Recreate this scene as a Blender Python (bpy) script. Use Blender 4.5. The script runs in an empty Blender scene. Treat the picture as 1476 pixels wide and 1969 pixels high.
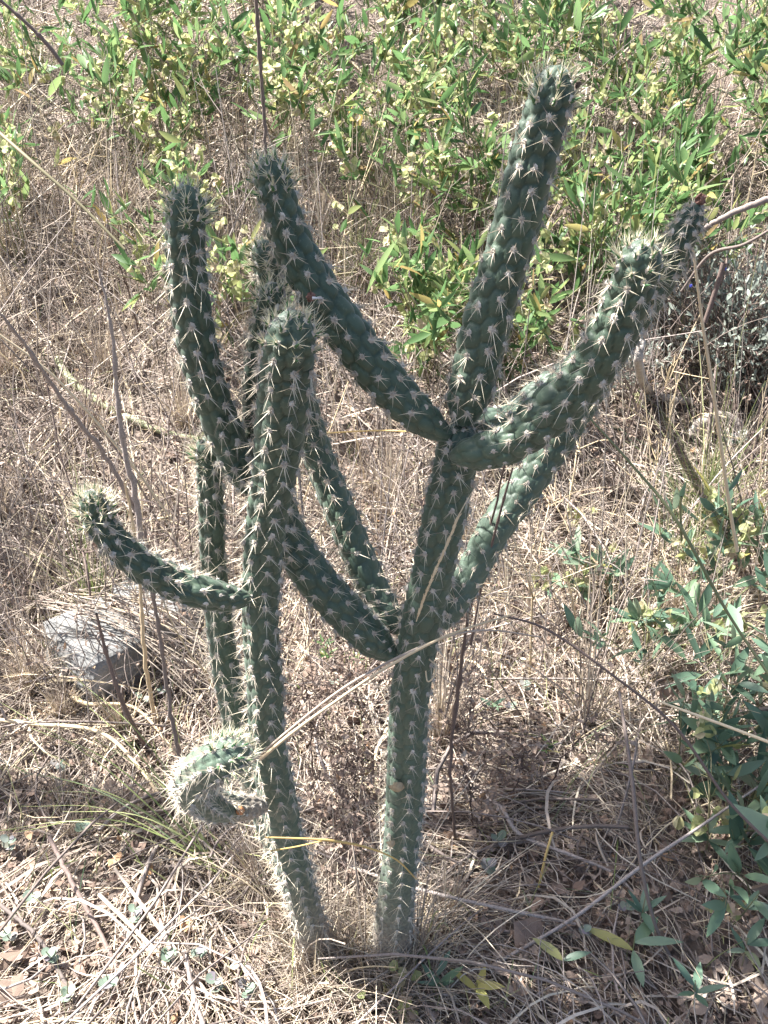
import bpy, math, random
import numpy as np
from math import radians as R, pi
from mathutils import Vector, Matrix

random.seed(7)
rng = np.random.default_rng(7)
S = bpy.context.scene
COL = S.collection

# ------------------------------------------------------------------ camera
PITCH = 31.0
FPX = 1776.0
CAMZ = 1.45
cam = bpy.data.cameras.new("camera")
cam.sensor_fit = 'VERTICAL'
cam.angle = 2 * math.atan(984.5 / FPX)
cam.clip_start = 0.02
cam.clip_end = 400
camo = bpy.data.objects.new("camera", cam)
COL.objects.link(camo)
camo.location = (0, 0, CAMZ)
camo.rotation_euler = (R(90 - PITCH), 0, 0)
S.camera = camo

# ------------------------------------------------------------------ light
SUN_EL = 56.0
SUN_DIR = Vector((-0.92, 0.39, 0)).normalized()
sd = Vector((SUN_DIR.x * math.cos(R(SUN_EL)), SUN_DIR.y * math.cos(R(SUN_EL)), math.sin(R(SUN_EL))))
w = bpy.data.worlds.new("World")
S.world = w
w.use_nodes = True
nt = w.node_tree
bg = nt.nodes["Background"]
sky = nt.nodes.new("ShaderNodeTexSky")
sky.sky_type = 'NISHITA'
sky.sun_disc = False
sky.sun_elevation = R(SUN_EL)
sky.sun_rotation = math.atan2(sd.x, sd.y)
sky.air_density = 1.0
sky.dust_density = 3.0
nt.links.new(sky.outputs[0], bg.inputs[0])
bg.inputs[1].default_value = 0.072
sun = bpy.data.lights.new("sun", 'SUN')
sun.energy = 5.0
sun.angle = R(0.6)
sun.color = (1.0, 0.97, 0.93)
suno = bpy.data.objects.new("sun", sun)
COL.objects.link(suno)
suno.rotation_euler = sd.to_track_quat('Z', 'Y').to_euler()
S.view_settings.view_transform = 'Standard'
S.view_settings.look = 'None'
S.view_settings.gamma = 1
S.view_settings.use_curve_mapping = False
S.view_settings.exposure = 2.18
S.cycles.max_bounces = 6
S.cycles.transparent_max_bounces = 8

# ------------------------------------------------------------------ helpers
def ray(px, py):
    a = (px - 738) / FPX
    b = -(py - 984.5) / FPX
    p = R(PITCH)
    d = Vector((a, math.cos(p) + b * math.sin(p), -math.sin(p) + b * math.cos(p)))
    return d

def P(px, py, y):
    """world point on the sight line of photo pixel (px, py) at world depth y"""
    d = ray(px, py)
    return Vector((0, 0, CAMZ)) + d * (y / d.y)

def depth_of(p):
    return p.y * math.cos(R(PITCH)) + (CAMZ - p.z) * math.sin(R(PITCH))

def project(p):
    p = np.atleast_2d(np.asarray(p, float))
    c, s = math.cos(R(PITCH)), math.sin(R(PITCH))
    dz = p[:, 2] - CAMZ
    dep = p[:, 1] * c - dz * s
    up = p[:, 1] * s + dz * c
    dep = np.where(dep < 0.05, 0.05, dep)
    return 738 + FPX * p[:, 0] / dep, 984.5 - FPX * up / dep, dep

_wn = [(1.3, 0.7, .3, .018), (-.9, 1.9, 1.1, .016), (2.9, -2.3, 2.0, .010), (5.1, 4.3, .5, .006), (-7.7, 6.1, 4.0, .004), (13, 11, 1.0, .002), (-17, 21, 3.0, .0015)]
def gz(x, y):
    x = np.asarray(x, float); y = np.asarray(y, float)
    z = 0.36 * np.clip(y - 1.75, 0, None) ** 1.0 * (1 - np.exp(-np.clip(y - 1.75, 0, None) / 0.8))
    far = np.clip(y - 9, 0, None)
    z = z - 0.36 * far + 3.5 * (1 - np.exp(-far / 9.0)) * 0.36
    z = z + 0.05 * np.clip(x - .3, 0, 3) * np.exp(-((y - 1.8) / 1.2) ** 2)
    for a, b, c, m in _wn:
        z = z + m * np.sin(a * x + b * y + c)
    return z

def G(px, py, dz=0.0):
    """point on the ground seen at photo pixel"""
    d = ray(px, py)
    t = 0.3
    for _ in range(4000):
        p = Vector((0, 0, CAMZ)) + d * t
        if p.z <= float(gz(p.x, p.y)) + dz:
            break
        t += 0.004
    return p

def unit(a, axis=-1):
    return a / np.maximum(np.linalg.norm(a, axis=axis, keepdims=True), 1e-9)

class MD:
    """triangle soup container"""
    def __init__(s): s.V = []; s.F = []; s.M = []; s.n = 0
    def add(s, V, F, m=0):
        V = np.asarray(V, float).reshape(-1, 3); F = np.asarray(F, int).reshape(-1, 3)
        s.V.append(V); s.F.append(F + s.n)
        s.M.append(np.full(len(F), m) if np.isscalar(m) else np.asarray(m)); s.n += len(V)
        return s
    def arrays(s):
        return np.concatenate(s.V), np.concatenate(s.F), np.concatenate(s.M)

def mesh(name, V, F, M, mats, smooth=False):
    me = bpy.data.meshes.new(name)
    V = np.asarray(V, np.float32); F = np.asarray(F, np.int32)
    me.vertices.add(len(V)); me.vertices.foreach_set("co", V.ravel())
    me.loops.add(len(F) * 3); me.loops.foreach_set("vertex_index", F.ravel())
    me.polygons.add(len(F))
    me.polygons.foreach_set("loop_start", np.arange(len(F), dtype=np.int32) * 3)
    me.polygons.foreach_set("loop_total", np.full(len(F), 3, np.int32))
    for m in mats: me.materials.append(m)
    me.polygons.foreach_set("material_index", np.asarray(M, np.int32))
    me.polygons.foreach_set("use_smooth", np.full(len(F), smooth))
    me.update(calc_edges=True)
    return me

def link(name, data, parent=None, loc=None):
    o = bpy.data.objects.new(name, data)
    COL.objects.link(o)
    if parent is not None: o.parent = parent
    if loc is not None: o.location = loc
    return o

def tag(o, label=None, cat=None, group=None, kind=None):
    if label: o["label"] = label
    if cat: o["category"] = cat
    if group: o["group"] = group
    if kind: o["kind"] = kind
    return o

def thing(name, label, cat, loc, group=None):
    o = link(name, None, loc=loc)
    o.empty_display_size = .05
    return tag(o, label, cat, group)

def obj(name, md, mats, parent=None, base=(0, 0, 0), smooth=True):
    V, F, M = md.arrays() if isinstance(md, MD) else md
    o = link(name, mesh(name, V - np.asarray(base, float), F, M, mats, smooth), parent)
    if parent is None: o.location = base
    return o

def tubes(C, Rr, sides=3, flat=1.0, cap=False):
    """C: N,K,3 centre lines; Rr: N,K radii -> V,F"""
    C = np.asarray(C, float); Rr = np.asarray(Rr, float)
    N, K, _ = C.shape
    T = unit(np.gradient(C, axis=1))
    ref = np.where(np.abs(T[:, :1, 2:3]) > .8, np.array([1., 0, 0]), np.array([0, 0, 1.]))
    ref = np.broadcast_to(ref, T.shape)
    A = unit(np.cross(T, ref)); B = np.cross(T, A)
    ph = rng.uniform(0, 2 * pi, (N, 1, 1))
    ang = np.arange(sides) * 2 * pi / sides + ph
    V = C[:, :, None, :] + Rr[:, :, None, None] * (np.cos(ang)[..., None] * A[:, :, None, :] + flat * np.sin(ang)[..., None] * B[:, :, None, :])
    idx = np.arange(N * K * sides).reshape(N, K, sides)
    a = idx[:, :-1]; b = idx[:, 1:]
    a2 = np.roll(a, -1, 2); b2 = np.roll(b, -1, 2)
    F = np.concatenate([np.stack([a, a2, b2], -1).reshape(-1, 3), np.stack([a, b2, b], -1).reshape(-1, 3)])
    return V.reshape(-1, 3), F

def ribbons(C, W, side=None):
    """flat blades: N,K,3 ; W N,K half widths"""
    C = np.asarray(C, float); N, K, _ = C.shape
    T = unit(np.gradient(C, axis=1))
    if side is None:
        side = unit(rng.normal(size=(N, 1, 3)))
    A = unit(np.cross(T, np.broadcast_to(side, T.shape)))
    V = np.stack([C - A * W[..., None], C + A * W[..., None]], 2)
    idx = np.arange(N * K * 2).reshape(N, K, 2)
    a = idx[:, :-1]; b = idx[:, 1:]
    F = np.concatenate([np.stack([a[..., 0], a[..., 1], b[..., 1]], -1).reshape(-1, 3), np.stack([a[..., 0], b[..., 1], b[..., 0]], -1).reshape(-1, 3)])
    return V.reshape(-1, 3), F

def curve(pts, n, rad=None):
    """Catmull-Rom through pts (k,3) -> n points (uniform in parameter); rad (k,) interpolated too"""
    pts = np.asarray([list(p) for p in pts], float)
    if rad is not None: pts = np.hstack([pts, np.asarray(rad, float)[:, None]])
    k = len(pts)
    q = np.vstack([2 * pts[0] - pts[1], pts, 2 * pts[-1] - pts[-2]])
    t = np.linspace(0, k - 1 - 1e-6, n); i = t.astype(int); u = (t - i)[:, None]
    p0, p1, p2, p3 = q[i], q[i + 1], q[i + 2], q[i + 3]
    r = .5 * ((2 * p1) + (-p0 + p2) * u + (2 * p0 - 5 * p1 + 4 * p2 - p3) * u ** 2 + (-p0 + 3 * p1 - 3 * p2 + p3) * u ** 3)
    return (r[:, :3], r[:, 3]) if rad is not None else r

def inst(tmpl, mats4):
    """realise template (V,F,M) at matrices (n,4,4)"""
    V, F, M = tmpl
    n = len(mats4)
    Vh = np.einsum('nij,vj->nvi', mats4[:, :3, :3], V) + mats4[:, None, :3, 3]
    Fh = F[None] + (np.arange(n) * len(V))[:, None, None]
    return Vh.reshape(-1, 3), Fh.reshape(-1, 3), np.tile(M, n)

def frames(pos, y, z, scale):
    """matrices with local +y along y, +z near z; scale (n,) or (n,3)"""
    pos = np.asarray(pos, float); y = unit(np.asarray(y, float)); z = np.asarray(z, float)
    x = unit(np.cross(y, z)); z = np.cross(x, y)
    scale = np.asarray(scale, float)
    if scale.ndim == 1: scale = np.repeat(scale[:, None], 3, 1)
    m = np.zeros((len(pos), 4, 4)); m[:, 3, 3] = 1
    m[:, :3, 0] = x * scale[:, :1]; m[:, :3, 1] = y * scale[:, 1:2]; m[:, :3, 2] = z * scale[:, 2:3]
    m[:, :3, 3] = pos
    return m

def place_parts(name, mats4, tmpls, mats, parent, base, limit=300, size=None):
    """the `limit` largest-in-view instances become parts of their own, the others one stuff part"""
    if len(mats4) == 0: return
    if not hasattr(tmpls[0], 'me'): pass
    px, py, dep = project(mats4[:, :3, 3])
    sc = np.linalg.norm(mats4[:, :3, 1], axis=1) / dep
    inside = (px > -40) & (px < 1516) & (py > -40) & (py < 2010)
    score = np.where(inside, sc, 0)
    order = np.argsort(-score)
    single = [i for i in order[:limit] if inside[i]]
    s = set(single)
    rest = np.array([i for i in range(len(mats4)) if i not in s], int)
    b = np.asarray(base, float)
    ti = rng.integers(0, len(tmpls), len(mats4))
    for i in single:
        m = mats4[i].copy(); m[:3, 3] -= b
        o = bpy.data.objects.new(name, tmpls[ti[i]][1])
        COL.objects.link(o); o.parent = parent
        o.matrix_local = Matrix(m.tolist())
    if len(rest):
        md = MD()
        for k in range(len(tmpls)):
            r = rest[ti[rest] == k]
            if len(r): md.add(*inst(tmpls[k][0], mats4[r]))
        o = obj(name + ('_cluster_mass' if 'spine' in name else '_mass'), md, mats, parent, base)
        if len(rest) > 1: o["kind"] = "stuff"

# ------------------------------------------------------------------ materials
def mat(name, stops, rough=.7, trans=0.0, scale=0, bump=0, noise_mix=0.0, noise_scale=60, spec=.3, dark=(0, 0, 0), obj_rand=True):
    """colour varies from piece to piece (object random + island random) along the ramp `stops`"""
    m = bpy.data.materials.new(name); m.use_nodes = True
    n = m.node_tree.nodes; l = m.node_tree.links
    b = n["Principled BSDF"]; out = n["Material Output"]
    b.inputs["Roughness"].default_value = rough
    b.inputs["Specular IOR Level"].default_value = spec
    oi = n.new("ShaderNodeObjectInfo"); ge = n.new("ShaderNodeNewGeometry")
    ad = n.new("ShaderNodeMath"); ad.operation = 'ADD'
    fr = n.new("ShaderNodeMath"); fr.operation = 'FRACT'
    l.new(oi.outputs["Random"], ad.inputs[0]); l.new(ge.outputs["Random Per Island"], ad.inputs[1])
    l.new(ad.outputs[0], fr.inputs[0])
    cr = n.new("ShaderNodeValToRGB")
    el = cr.color_ramp.elements
    while len(el) < len(stops): el.new(.5)
    for e, (p, c) in zip(el, stops): e.position = p; e.color = (*c, 1)
    l.new(fr.outputs[0], cr.inputs[0])
    c = cr.outputs[0]
    tc = n.new("ShaderNodeTexCoord")
    if noise_mix > 0:
        nz = n.new("ShaderNodeTexNoise"); nz.inputs["Scale"].default_value = noise_scale; nz.inputs["Detail"].default_value = 4
        l.new(tc.outputs["Object"], nz.inputs["Vector"])
        rp = n.new("ShaderNodeValToRGB"); rp.color_ramp.elements[0].position = .42; rp.color_ramp.elements[1].position = .68
        l.new(nz.outputs[0], rp.inputs[0])
        mu = n.new("ShaderNodeMath"); mu.operation = 'MULTIPLY'; mu.inputs[1].default_value = noise_mix
        l.new(rp.outputs[0], mu.inputs[0])
        mx = n.new("ShaderNodeMixRGB"); mx.inputs[2].default_value = (*dark, 1)
        l.new(mu.outputs[0], mx.inputs[0]); l.new(c, mx.inputs[1]); c = mx.outputs[0]
        if bump > 0:
            bp = n.new("ShaderNodeBump"); bp.inputs["Strength"].default_value = bump; bp.inputs["Distance"].default_value = .002
            l.new(nz.outputs[0], bp.inputs["Height"]); l.new(bp.outputs[0], b.inputs["Normal"])
    l.new(c, b.inputs["Base Color"])
    if trans > 0:
        t = n.new("ShaderNodeBsdfTranslucent"); l.new(c, t.inputs[0])
        ms = n.new("ShaderNodeMixShader"); ms.inputs[0].default_value = trans
        l.new(b.outputs[0], ms.inputs[1]); l.new(t.outputs[0], ms.inputs[2]); l.new(ms.outputs[0], out.inputs[0])
    return m

M_spine = mat("spine", [(0, (.26, .21, .16)), (.25, (.50, .43, .33)), (.6, (.74, .67, .52)), (.85, (.60, .53, .40)), (1, (.34, .29, .25))], .5, .15)
M_spine_y = mat("young_spine", [(0, (.62, .58, .38)), (.5, (.78, .74, .58)), (1, (.68, .62, .46))], .5, .2)
M_wool = mat("areole_wool", [(0, (.36, .32, .27)), (1, (.58, .53, .46))], .95)
M_bud = mat("young_leaf", [(0, (.04, .10, .05)), (1, (.07, .15, .06))], .5, .1)
M_straw = mat("straw", [(0, (.19, .145, .12)), (.15, (.43, .355, .29)), (.4, (.57, .49, .40)), (.6, (.32, .26, .22)), (.75, (.62, .51, .33)), (.88, (.74, .66, .54)), (1, (.14, .105, .085))], .65, .15, noise_mix=.3, noise_scale=120, dark=(.2, .15, .11))
M_twig = mat("twig_bark", [(0, (.15, .12, .105)), (.4, (.27, .225, .20)), (.8, (.38, .33, .30)), (1, (.11, .09, .08))], .85, noise_mix=.5, noise_scale=300, dark=(.12, .09, .075), bump=.3)
M_twigd = mat("dark_twig_bark", [(0, (.10, .07, .06)), (1, (.20, .15, .13))], .85, noise_mix=.4, noise_scale=300, dark=(.06, .045, .04), bump=.3)
M_branch = mat("grey_dead_wood", [(0, (.32, .28, .25)), (1, (.42, .38, .34))], .85, noise_mix=.5, noise_scale=80, dark=(.17, .14, .12), bump=.6)
M_gstem = mat("green_stem", [(0, (.16, .17, .08)), (.6, (.24, .20, .12)), (1, (.12, .14, .07))], .6)
M_leafA = mat("shrub_leaf", [(0, (.06, .13, .045)), (.3, (.10, .20, .07)), (.6, (.16, .26, .11)), (.8, (.24, .32, .12)), (.93, (.32, .32, .13)), (.98, (.38, .28, .10)), (1, (.28, .20, .12))], .38, .5, spec=.3, noise_mix=.3, noise_scale=70, dark=(.16, .17, .09))
M_leafB = mat("blue_green_leaf", [(0, (.07, .13, .085)), (.4, (.11, .18, .12)), (.7, (.15, .23, .13)), (.92, (.25, .31, .22)), (1, (.34, .30, .07))], .42, .3, spec=.45, noise_mix=.25, noise_scale=90, dark=(.14, .19, .15))
M_caps = mat("papery_capsule", [(0, (.34, .38, .17)), (.4, (.46, .48, .24)), (.7, (.50, .47, .30)), (.85, (.55, .42, .34)), (1, (.36, .36, .17))], .6, .6)
M_yel = mat("yellow_leaf", [(0, (.52, .42, .12)), (.5, (.62, .54, .20)), (1, (.40, .38, .12))], .5, .4, noise_mix=.6, noise_scale=160, dark=(.30, .34, .12))
M_dead = mat("dead_leaf", [(0, (.13, .09, .07)), (.3, (.26, .19, .15)), (.55, (.38, .30, .24)), (.75, (.20, .145, .115)), (.93, (.42, .34, .28)), (.98, (.42, .25, .13)), (1, (.5, .45, .38))], .8, .15, noise_mix=.5, noise_scale=60, dark=(.16, .10, .07))
M_grass = mat("green_grass", [(0, (.16, .22, .07)), (.4, (.26, .30, .12)), (.7, (.38, .38, .20)), (1, (.14, .22, .12))], .5, .35)
M_gold = mat("golden_stalk", [(0, (.56, .38, .12)), (1, (.66, .48, .2))], .5, .15)
M_pale = mat("pale_straw_stalk", [(0, (.60, .47, .30)), (1, (.66, .55, .38))], .55, .1, noise_mix=.3, noise_scale=60, dark=(.45, .34, .2))
M_sage = mat("grey_sage_leaf", [(0, (.17, .20, .17)), (1, (.30, .33, .28))], .7, .25)
M_clover = mat("round_ground_leaf", [(0, (.16, .22, .16)), (.5, (.20, .24, .20)), (.8, (.22, .19, .22)), (1, (.34, .36, .26))], .6, .25)
M_blue = mat("blue_petal", [(0, (.10, .12, .62)), (1, (.18, .20, .75))], .6, .3)
M_red = mat("withered_red", [(0, (.15, .08, .06)), (1, (.20, .11, .085))], .8, noise_mix=.5, noise_scale=400, dark=(.12, .05, .04), bump=.6)
M_scar = mat("cut_scar", [(0, (.45, .20, .09)), (1, (.5, .24, .1))], .8, noise_mix=.4, noise_scale=500, dark=(.2, .1, .05), bump=.5)
M_bluep = mat("blue_plastic", [(0, (.02, .10, .55)), (1, (.02, .12, .6))], .3)
M_paper = mat("white_scrap", [(0, (.6, .58, .58)), (1, (.66, .64, .62))], .7)

def concrete():
    m = bpy.data.materials.new("rough_concrete"); m.use_nodes = True
    n = m.node_tree.nodes; l = m.node_tree.links; b = n["Principled BSDF"]
    tc = n.new("ShaderNodeTexCoord")
    a = n.new("ShaderNodeTexNoise"); a.inputs["Scale"].default_value = 14; a.inputs["Detail"].default_value = 8
    v = n.new("ShaderNodeTexVoronoi"); v.inputs["Scale"].default_value = 90
    l.new(tc.outputs["Object"], a.inputs[0]); l.new(tc.outputs["Object"], v.inputs[0])
    cr = n.new("ShaderNodeValToRGB"); e = cr.color_ramp.elements
    e[0].position = .3; e[0].color = (.10, .10, .095, 1); e[1].position = .7; e[1].color = (.27, .265, .255, 1)
    l.new(a.outputs[0], cr.inputs[0]); l.new(cr.outputs[0], b.inputs[0]); b.inputs["Roughness"].default_value = .95
    ad = n.new("ShaderNodeMath"); ad.operation = 'MULTIPLY_ADD'; ad.inputs[1].default_value = .6
    l.new(v.outputs[0], ad.inputs[0]); l.new(a.outputs[0], ad.inputs[2])
    bp = n.new("ShaderNodeBump"); bp.inputs["Strength"].default_value = .9; bp.inputs["Distance"].default_value = .006
    l.new(ad.outputs[0], bp.inputs["Height"]); l.new(bp.outputs[0], b.inputs["Normal"])
    return m
M_conc = concrete()

def soil():
    m = bpy.data.materials.new("dry_soil_and_litter"); m.use_nodes = True
    n = m.node_tree.nodes; l = m.node_tree.links; b = n["Principled BSDF"]
    tc = n.new("ShaderNodeTexCoord")
    a = n.new("ShaderNodeTexNoise"); a.inputs["Scale"].default_value = 45; a.inputs["Detail"].default_value = 10; a.inputs["Roughness"].default_value = .7
    v = n.new("ShaderNodeTexVoronoi"); v.inputs["Scale"].default_value = 85; v.inputs["Randomness"].default_value = 1
    big = n.new("ShaderNodeTexNoise"); big.inputs["Scale"].default_value = 2.2; big.inputs["Detail"].default_value = 4
    for k in (a, v, big): l.new(tc.outputs["Object"], k.inputs["Vector"])
    cr = n.new("ShaderNodeValToRGB"); e = cr.color_ramp.elements
    e[0].position = .3; e[0].color = (.07, .052, .044, 1); e[1].position = .72; e[1].color = (.28, .225, .19, 1)
    x = e.new(.5); x.color = (.15, .115, .095, 1)
    l.new(a.outputs[0], cr.inputs[0])
    mx = n.new("ShaderNodeMixRGB"); mx.blend_type = 'MULTIPLY'; mx.inputs[0].default_value = .5
    vr = n.new("ShaderNodeValToRGB"); vr.color_ramp.elements[0].color = (.45, .42, .4, 1); vr.color_ramp.elements[1].color = (1.2, 1.1, 1, 1)
    l.new(v.outputs["Color"], vr.inputs[0]); l.new(cr.outputs[0], mx.inputs[1]); l.new(vr.outputs[0], mx.inputs[2])
    m2 = n.new("ShaderNodeMixRGB"); m2.blend_type = 'MIX'; m2.inputs[2].default_value = (.30, .245, .205, 1)
    br = n.new("ShaderNodeValToRGB"); br.color_ramp.elements[0].position = .45; br.color_ramp.elements[1].position = .75; br.color_ramp.elements[1].color = (.6, .6, .6, 1)
    l.new(big.outputs[0], br.inputs[0]); l.new(br.outputs[0], m2.inputs[0]); l.new(mx.outputs[0], m2.inputs[1])
    l.new(m2.outputs[0], b.inputs[0]); b.inputs["Roughness"].default_value = .95
    bp = n.new("ShaderNodeBump"); bp.inputs["Strength"].default_value = 1; bp.inputs["Distance"].default_value = .012
    ad = n.new("ShaderNodeMath"); ad.operation = 'ADD'; l.new(a.outputs[0], ad.inputs[0]); l.new(v.outputs[0], ad.inputs[1])
    l.new(ad.outputs[0], bp.inputs["Height"]); l.new(bp.outputs[0], b.inputs["Normal"])
    return m
M_soil = soil()

def cactus_skin():
    m = bpy.data.materials.new("cactus_skin"); m.use_nodes = True
    n = m.node_tree.nodes; l = m.node_tree.links; b = n["Principled BSDF"]
    tc = n.new("ShaderNodeTexCoord")
    a = n.new("ShaderNodeTexNoise"); a.inputs["Scale"].default_value = 28; a.inputs["Detail"].default_value = 6
    f = n.new("ShaderNodeTexNoise"); f.inputs["Scale"].default_value = 260; f.inputs["Detail"].default_value = 3
    g = n.new("ShaderNodeTexNoise"); g.inputs["Scale"].default_value = 9; g.inputs["Detail"].default_value = 5
    for k in (a, f, g): l.new(tc.outputs["Object"], k.inputs["Vector"])
    cr = n.new("ShaderNodeValToRGB"); e = cr.color_ramp.elements
    e[0].position = .3; e[0].color = (.012, .028, .013, 1); e[1].position = .75; e[1].color = (.036, .064, .032, 1)
    l.new(a.outputs[0], cr.inputs[0])
    # age attribute: 0 young .. 1 old corky base; sunlit paleness of the rear arms is painted in too
    at = n.new("ShaderNodeAttribute"); at.attribute_name = "age_sunlit"
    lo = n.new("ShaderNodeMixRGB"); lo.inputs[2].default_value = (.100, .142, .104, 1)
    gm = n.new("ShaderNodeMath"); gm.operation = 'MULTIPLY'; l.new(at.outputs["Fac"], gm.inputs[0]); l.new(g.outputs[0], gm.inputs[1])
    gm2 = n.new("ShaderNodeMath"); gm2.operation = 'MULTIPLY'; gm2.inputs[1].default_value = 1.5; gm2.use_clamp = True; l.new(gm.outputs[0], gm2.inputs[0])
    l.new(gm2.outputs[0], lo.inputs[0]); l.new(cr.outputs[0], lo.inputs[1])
    # corky blotches on old skin
    ck = n.new("ShaderNodeMixRGB"); ck.inputs[2].default_value = (.30, .24, .17, 1)
    th = n.new("ShaderNodeMapRange"); th.inputs[1].default_value = .60; th.inputs[2].default_value = .64
    l.new(g.outputs[0], th.inputs[0])
    ol = n.new("ShaderNodeMapRange"); ol.inputs[1].default_value = .5; ol.inputs[2].default_value = .95; l.new(at.outputs["Fac"], ol.inputs[0])
    cm = n.new("ShaderNodeMath"); cm.operation = 'MULTIPLY'; l.new(th.outputs[0], cm.inputs[0]); l.new(ol.outputs[0], cm.inputs[1])
    l.new(cm.outputs[0], ck.inputs[0]); l.new(lo.outputs[0], ck.inputs[1])
    # pale waxy bloom on tubercle crests
    cst = n.new("ShaderNodeAttribute"); cst.attribute_name = "crest"
    wx = n.new("ShaderNodeMixRGB"); wx.inputs[2].default_value = (.060, .098, .066, 1)
    wm = n.new("ShaderNodeMath"); wm.operation = 'MULTIPLY'; wm.inputs[1].default_value = .5; l.new(cst.outputs["Fac"], wm.inputs[0])
    l.new(wm.outputs[0], wx.inputs[0]); l.new(ck.outputs[0], wx.inputs[1])
    # woody grey-brown foot
    wd = n.new("ShaderNodeAttribute"); wd.attribute_name = "woody"
    wn = n.new("ShaderNodeMath"); wn.operation = 'MULTIPLY_ADD'; wn.inputs[1].default_value = 1.6; wn.inputs[2].default_value = -.55
    l.new(a.outputs[0], wn.inputs[0])
    wa = n.new("ShaderNodeMath"); wa.operation = 'ADD'; l.new(wn.outputs[0], wa.inputs[0]); l.new(wd.outputs["Fac"], wa.inputs[1])
    wb = n.new("ShaderNodeMath"); wb.operation = 'MULTIPLY'; wb.use_clamp = True; l.new(wa.outputs[0], wb.inputs[0]); l.new(wd.outputs["Fac"], wb.inputs[1])
    wc = n.new("ShaderNodeValToRGB"); wc.color_ramp.elements[0].position = .35; wc.color_ramp.elements[0].color = (.12, .095, .075, 1); wc.color_ramp.elements[1].position = .65; wc.color_ramp.elements[1].color = (.30, .26, .20, 1)
    l.new(f.outputs[0], wc.inputs[0])
    wm2 = n.new("ShaderNodeMixRGB"); l.new(wb.outputs[0], wm2.inputs[0]); l.new(wx.outputs[0], wm2.inputs[1]); l.new(wc.outputs[0], wm2.inputs[2])
    # dust freckles
    fr = n.new("ShaderNodeMapRange"); fr.inputs[1].default_value = .58; fr.inputs[2].default_value = .72; fr.inputs[4].default_value = .22
    l.new(f.outputs[0], fr.inputs[0])
    fm = n.new("ShaderNodeMixRGB"); fm.inputs[2].default_value = (.22, .24, .17, 1); l.new(fr.outputs[0], fm.inputs[0]); l.new(wm2.outputs[0], fm.inputs[1])
    l.new(fm.outputs[0], b.inputs[0])
    b.inputs["Roughness"].default_value = .55; b.inputs["Specular IOR Level"].default_value = .5
    b.inputs["Sheen Weight"].default_value = .15
    bp = n.new("ShaderNodeBump"); bp.inputs["Strength"].default_value = .25; bp.inputs["Distance"].default_value = .001
    l.new(f.outputs[0], bp.inputs["Height"]); l.new(bp.outputs[0], b.inputs["Normal"])
    return m
M_skin = cactus_skin()

# ------------------------------------------------------------------ ground
def build_ground():
    ys = np.concatenate([np.arange(-2, .6, .2), np.arange(.6, 3, .03), np.arange(3, 7, .08), np.arange(7, 20, .5), np.arange(20, 160, 8)])
    xs = np.concatenate([-np.geomspace(2, 140, 22)[::-1][:-1], np.arange(-2, 2.001, .035), np.geomspace(2, 140, 22)[1:]])
    X, Y = np.meshgrid(xs, ys)
    Z = gz(X, Y)
    near = (np.abs(X) < 2.3) & (Y < 4)
    Z = Z + near * rng.normal(0, .003, Z.shape)
    V = np.stack([X, Y, Z], -1).reshape(-1, 3)
    idx = np.arange(X.size).reshape(X.shape)
    a, b, c, d = idx[:-1, :-1], idx[:-1, 1:], idx[1:, 1:], idx[1:, :-1]
    F = np.concatenate([np.stack([a, b, c], -1).reshape(-1, 3), np.stack([a, c, d], -1).reshape(-1, 3)])
    o = link("ground", mesh("ground", V, F, np.zeros(len(F)), [M_soil], True))
    o["kind"] = "structure"
build_ground()

# ------------------------------------------------------------------ templates
def leaf_tmpl(L=1.0, W=.11, fold=.25, bend=.2, mi=0, st=(0, .12, .3, .55, .8, 1.0), wd=(.10, .55, .95, 1.0, .6, .02), tip=0):
    V = []; F = []
    for s, q in zip(st, wd):
        z = -bend * s * s * .5
        w_ = W * q
        V += [(-w_, s * L, z + fold * w_), (0, s * L, z), (w_, s * L, z + fold * w_)]
    for i in range(len(st) - 1):
        a = i * 3; b = a + 3
        F += [(a, a + 1, b + 1), (a, b + 1, b), (a + 1, a + 2, b + 2), (a + 1, b + 2, b + 1)]
    return np.array(V, float), np.array(F), np.full(len(F), mi)

def mk(tm, name, mats, smooth=True):
    return (tm, mesh(name, *tm, mats, smooth))

LA = [mk(leaf_tmpl(W=w_, bend=b_, fold=f_), "leaf", [M_leafA]) for w_, b_, f_ in ((.10, .2, .3), (.12, .35, .2), (.085, .1, .45), (.13, .5, .25), (.11, -.2, .3))]
LB = [mk(leaf_tmpl(W=w_, bend=b_, fold=f_), "leaf", [M_leafB]) for w_, b_, f_ in ((.11, .2, .3), (.14, .35, .2), (.10, .1, .45), (.15, .5, .25), (.12, -.15, .25))]
LS = [mk(leaf_tmpl(W=w_, bend=b_), "leaf", [M_sage]) for w_, b_ in ((.16, .2), (.2, .4))]
LY = [mk(leaf_tmpl(W=w_, bend=b_, fold=.2), "leaf", [M_yel]) for w_, b_ in ((.15, .3), (.18, .5), (.12, .1))]

def capsule_tmpl(seed, mi=0):
    """papery seed capsule of three rounded wings set around an axis (local y is the hanging axis)"""
    r = np.random.default_rng(seed)
    md = MD()
    for k in range(3):
        a = k * 2 * pi / 3 + r.uniform(-.3, .3)
        n = 9; th = np.linspace(-pi * .5, pi * .5, n)
        rad = .5 * (1 + .12 * r.normal(size=n) * .5)
        u = rad * np.cos(th) * 1.05; v = rad * np.sin(th) + .5
        u[0] = u[-1] = 0
        wv = .06 * np.sin(th * 3 + r.uniform(0, 6))
        V = np.stack([u * math.cos(a) - wv * math.sin(a), v, u * math.sin(a) + wv * math.cos(a)], -1)
        V = np.vstack([[0, .5, 0], V])
        F = [(0, i, i + 1) for i in range(1, n)]
        md.add(V, F, mi)
    return md.arrays()
CP = [mk(capsule_tmpl(k), "seed_capsule", [M_caps], False) for k in range(4)]

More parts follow.
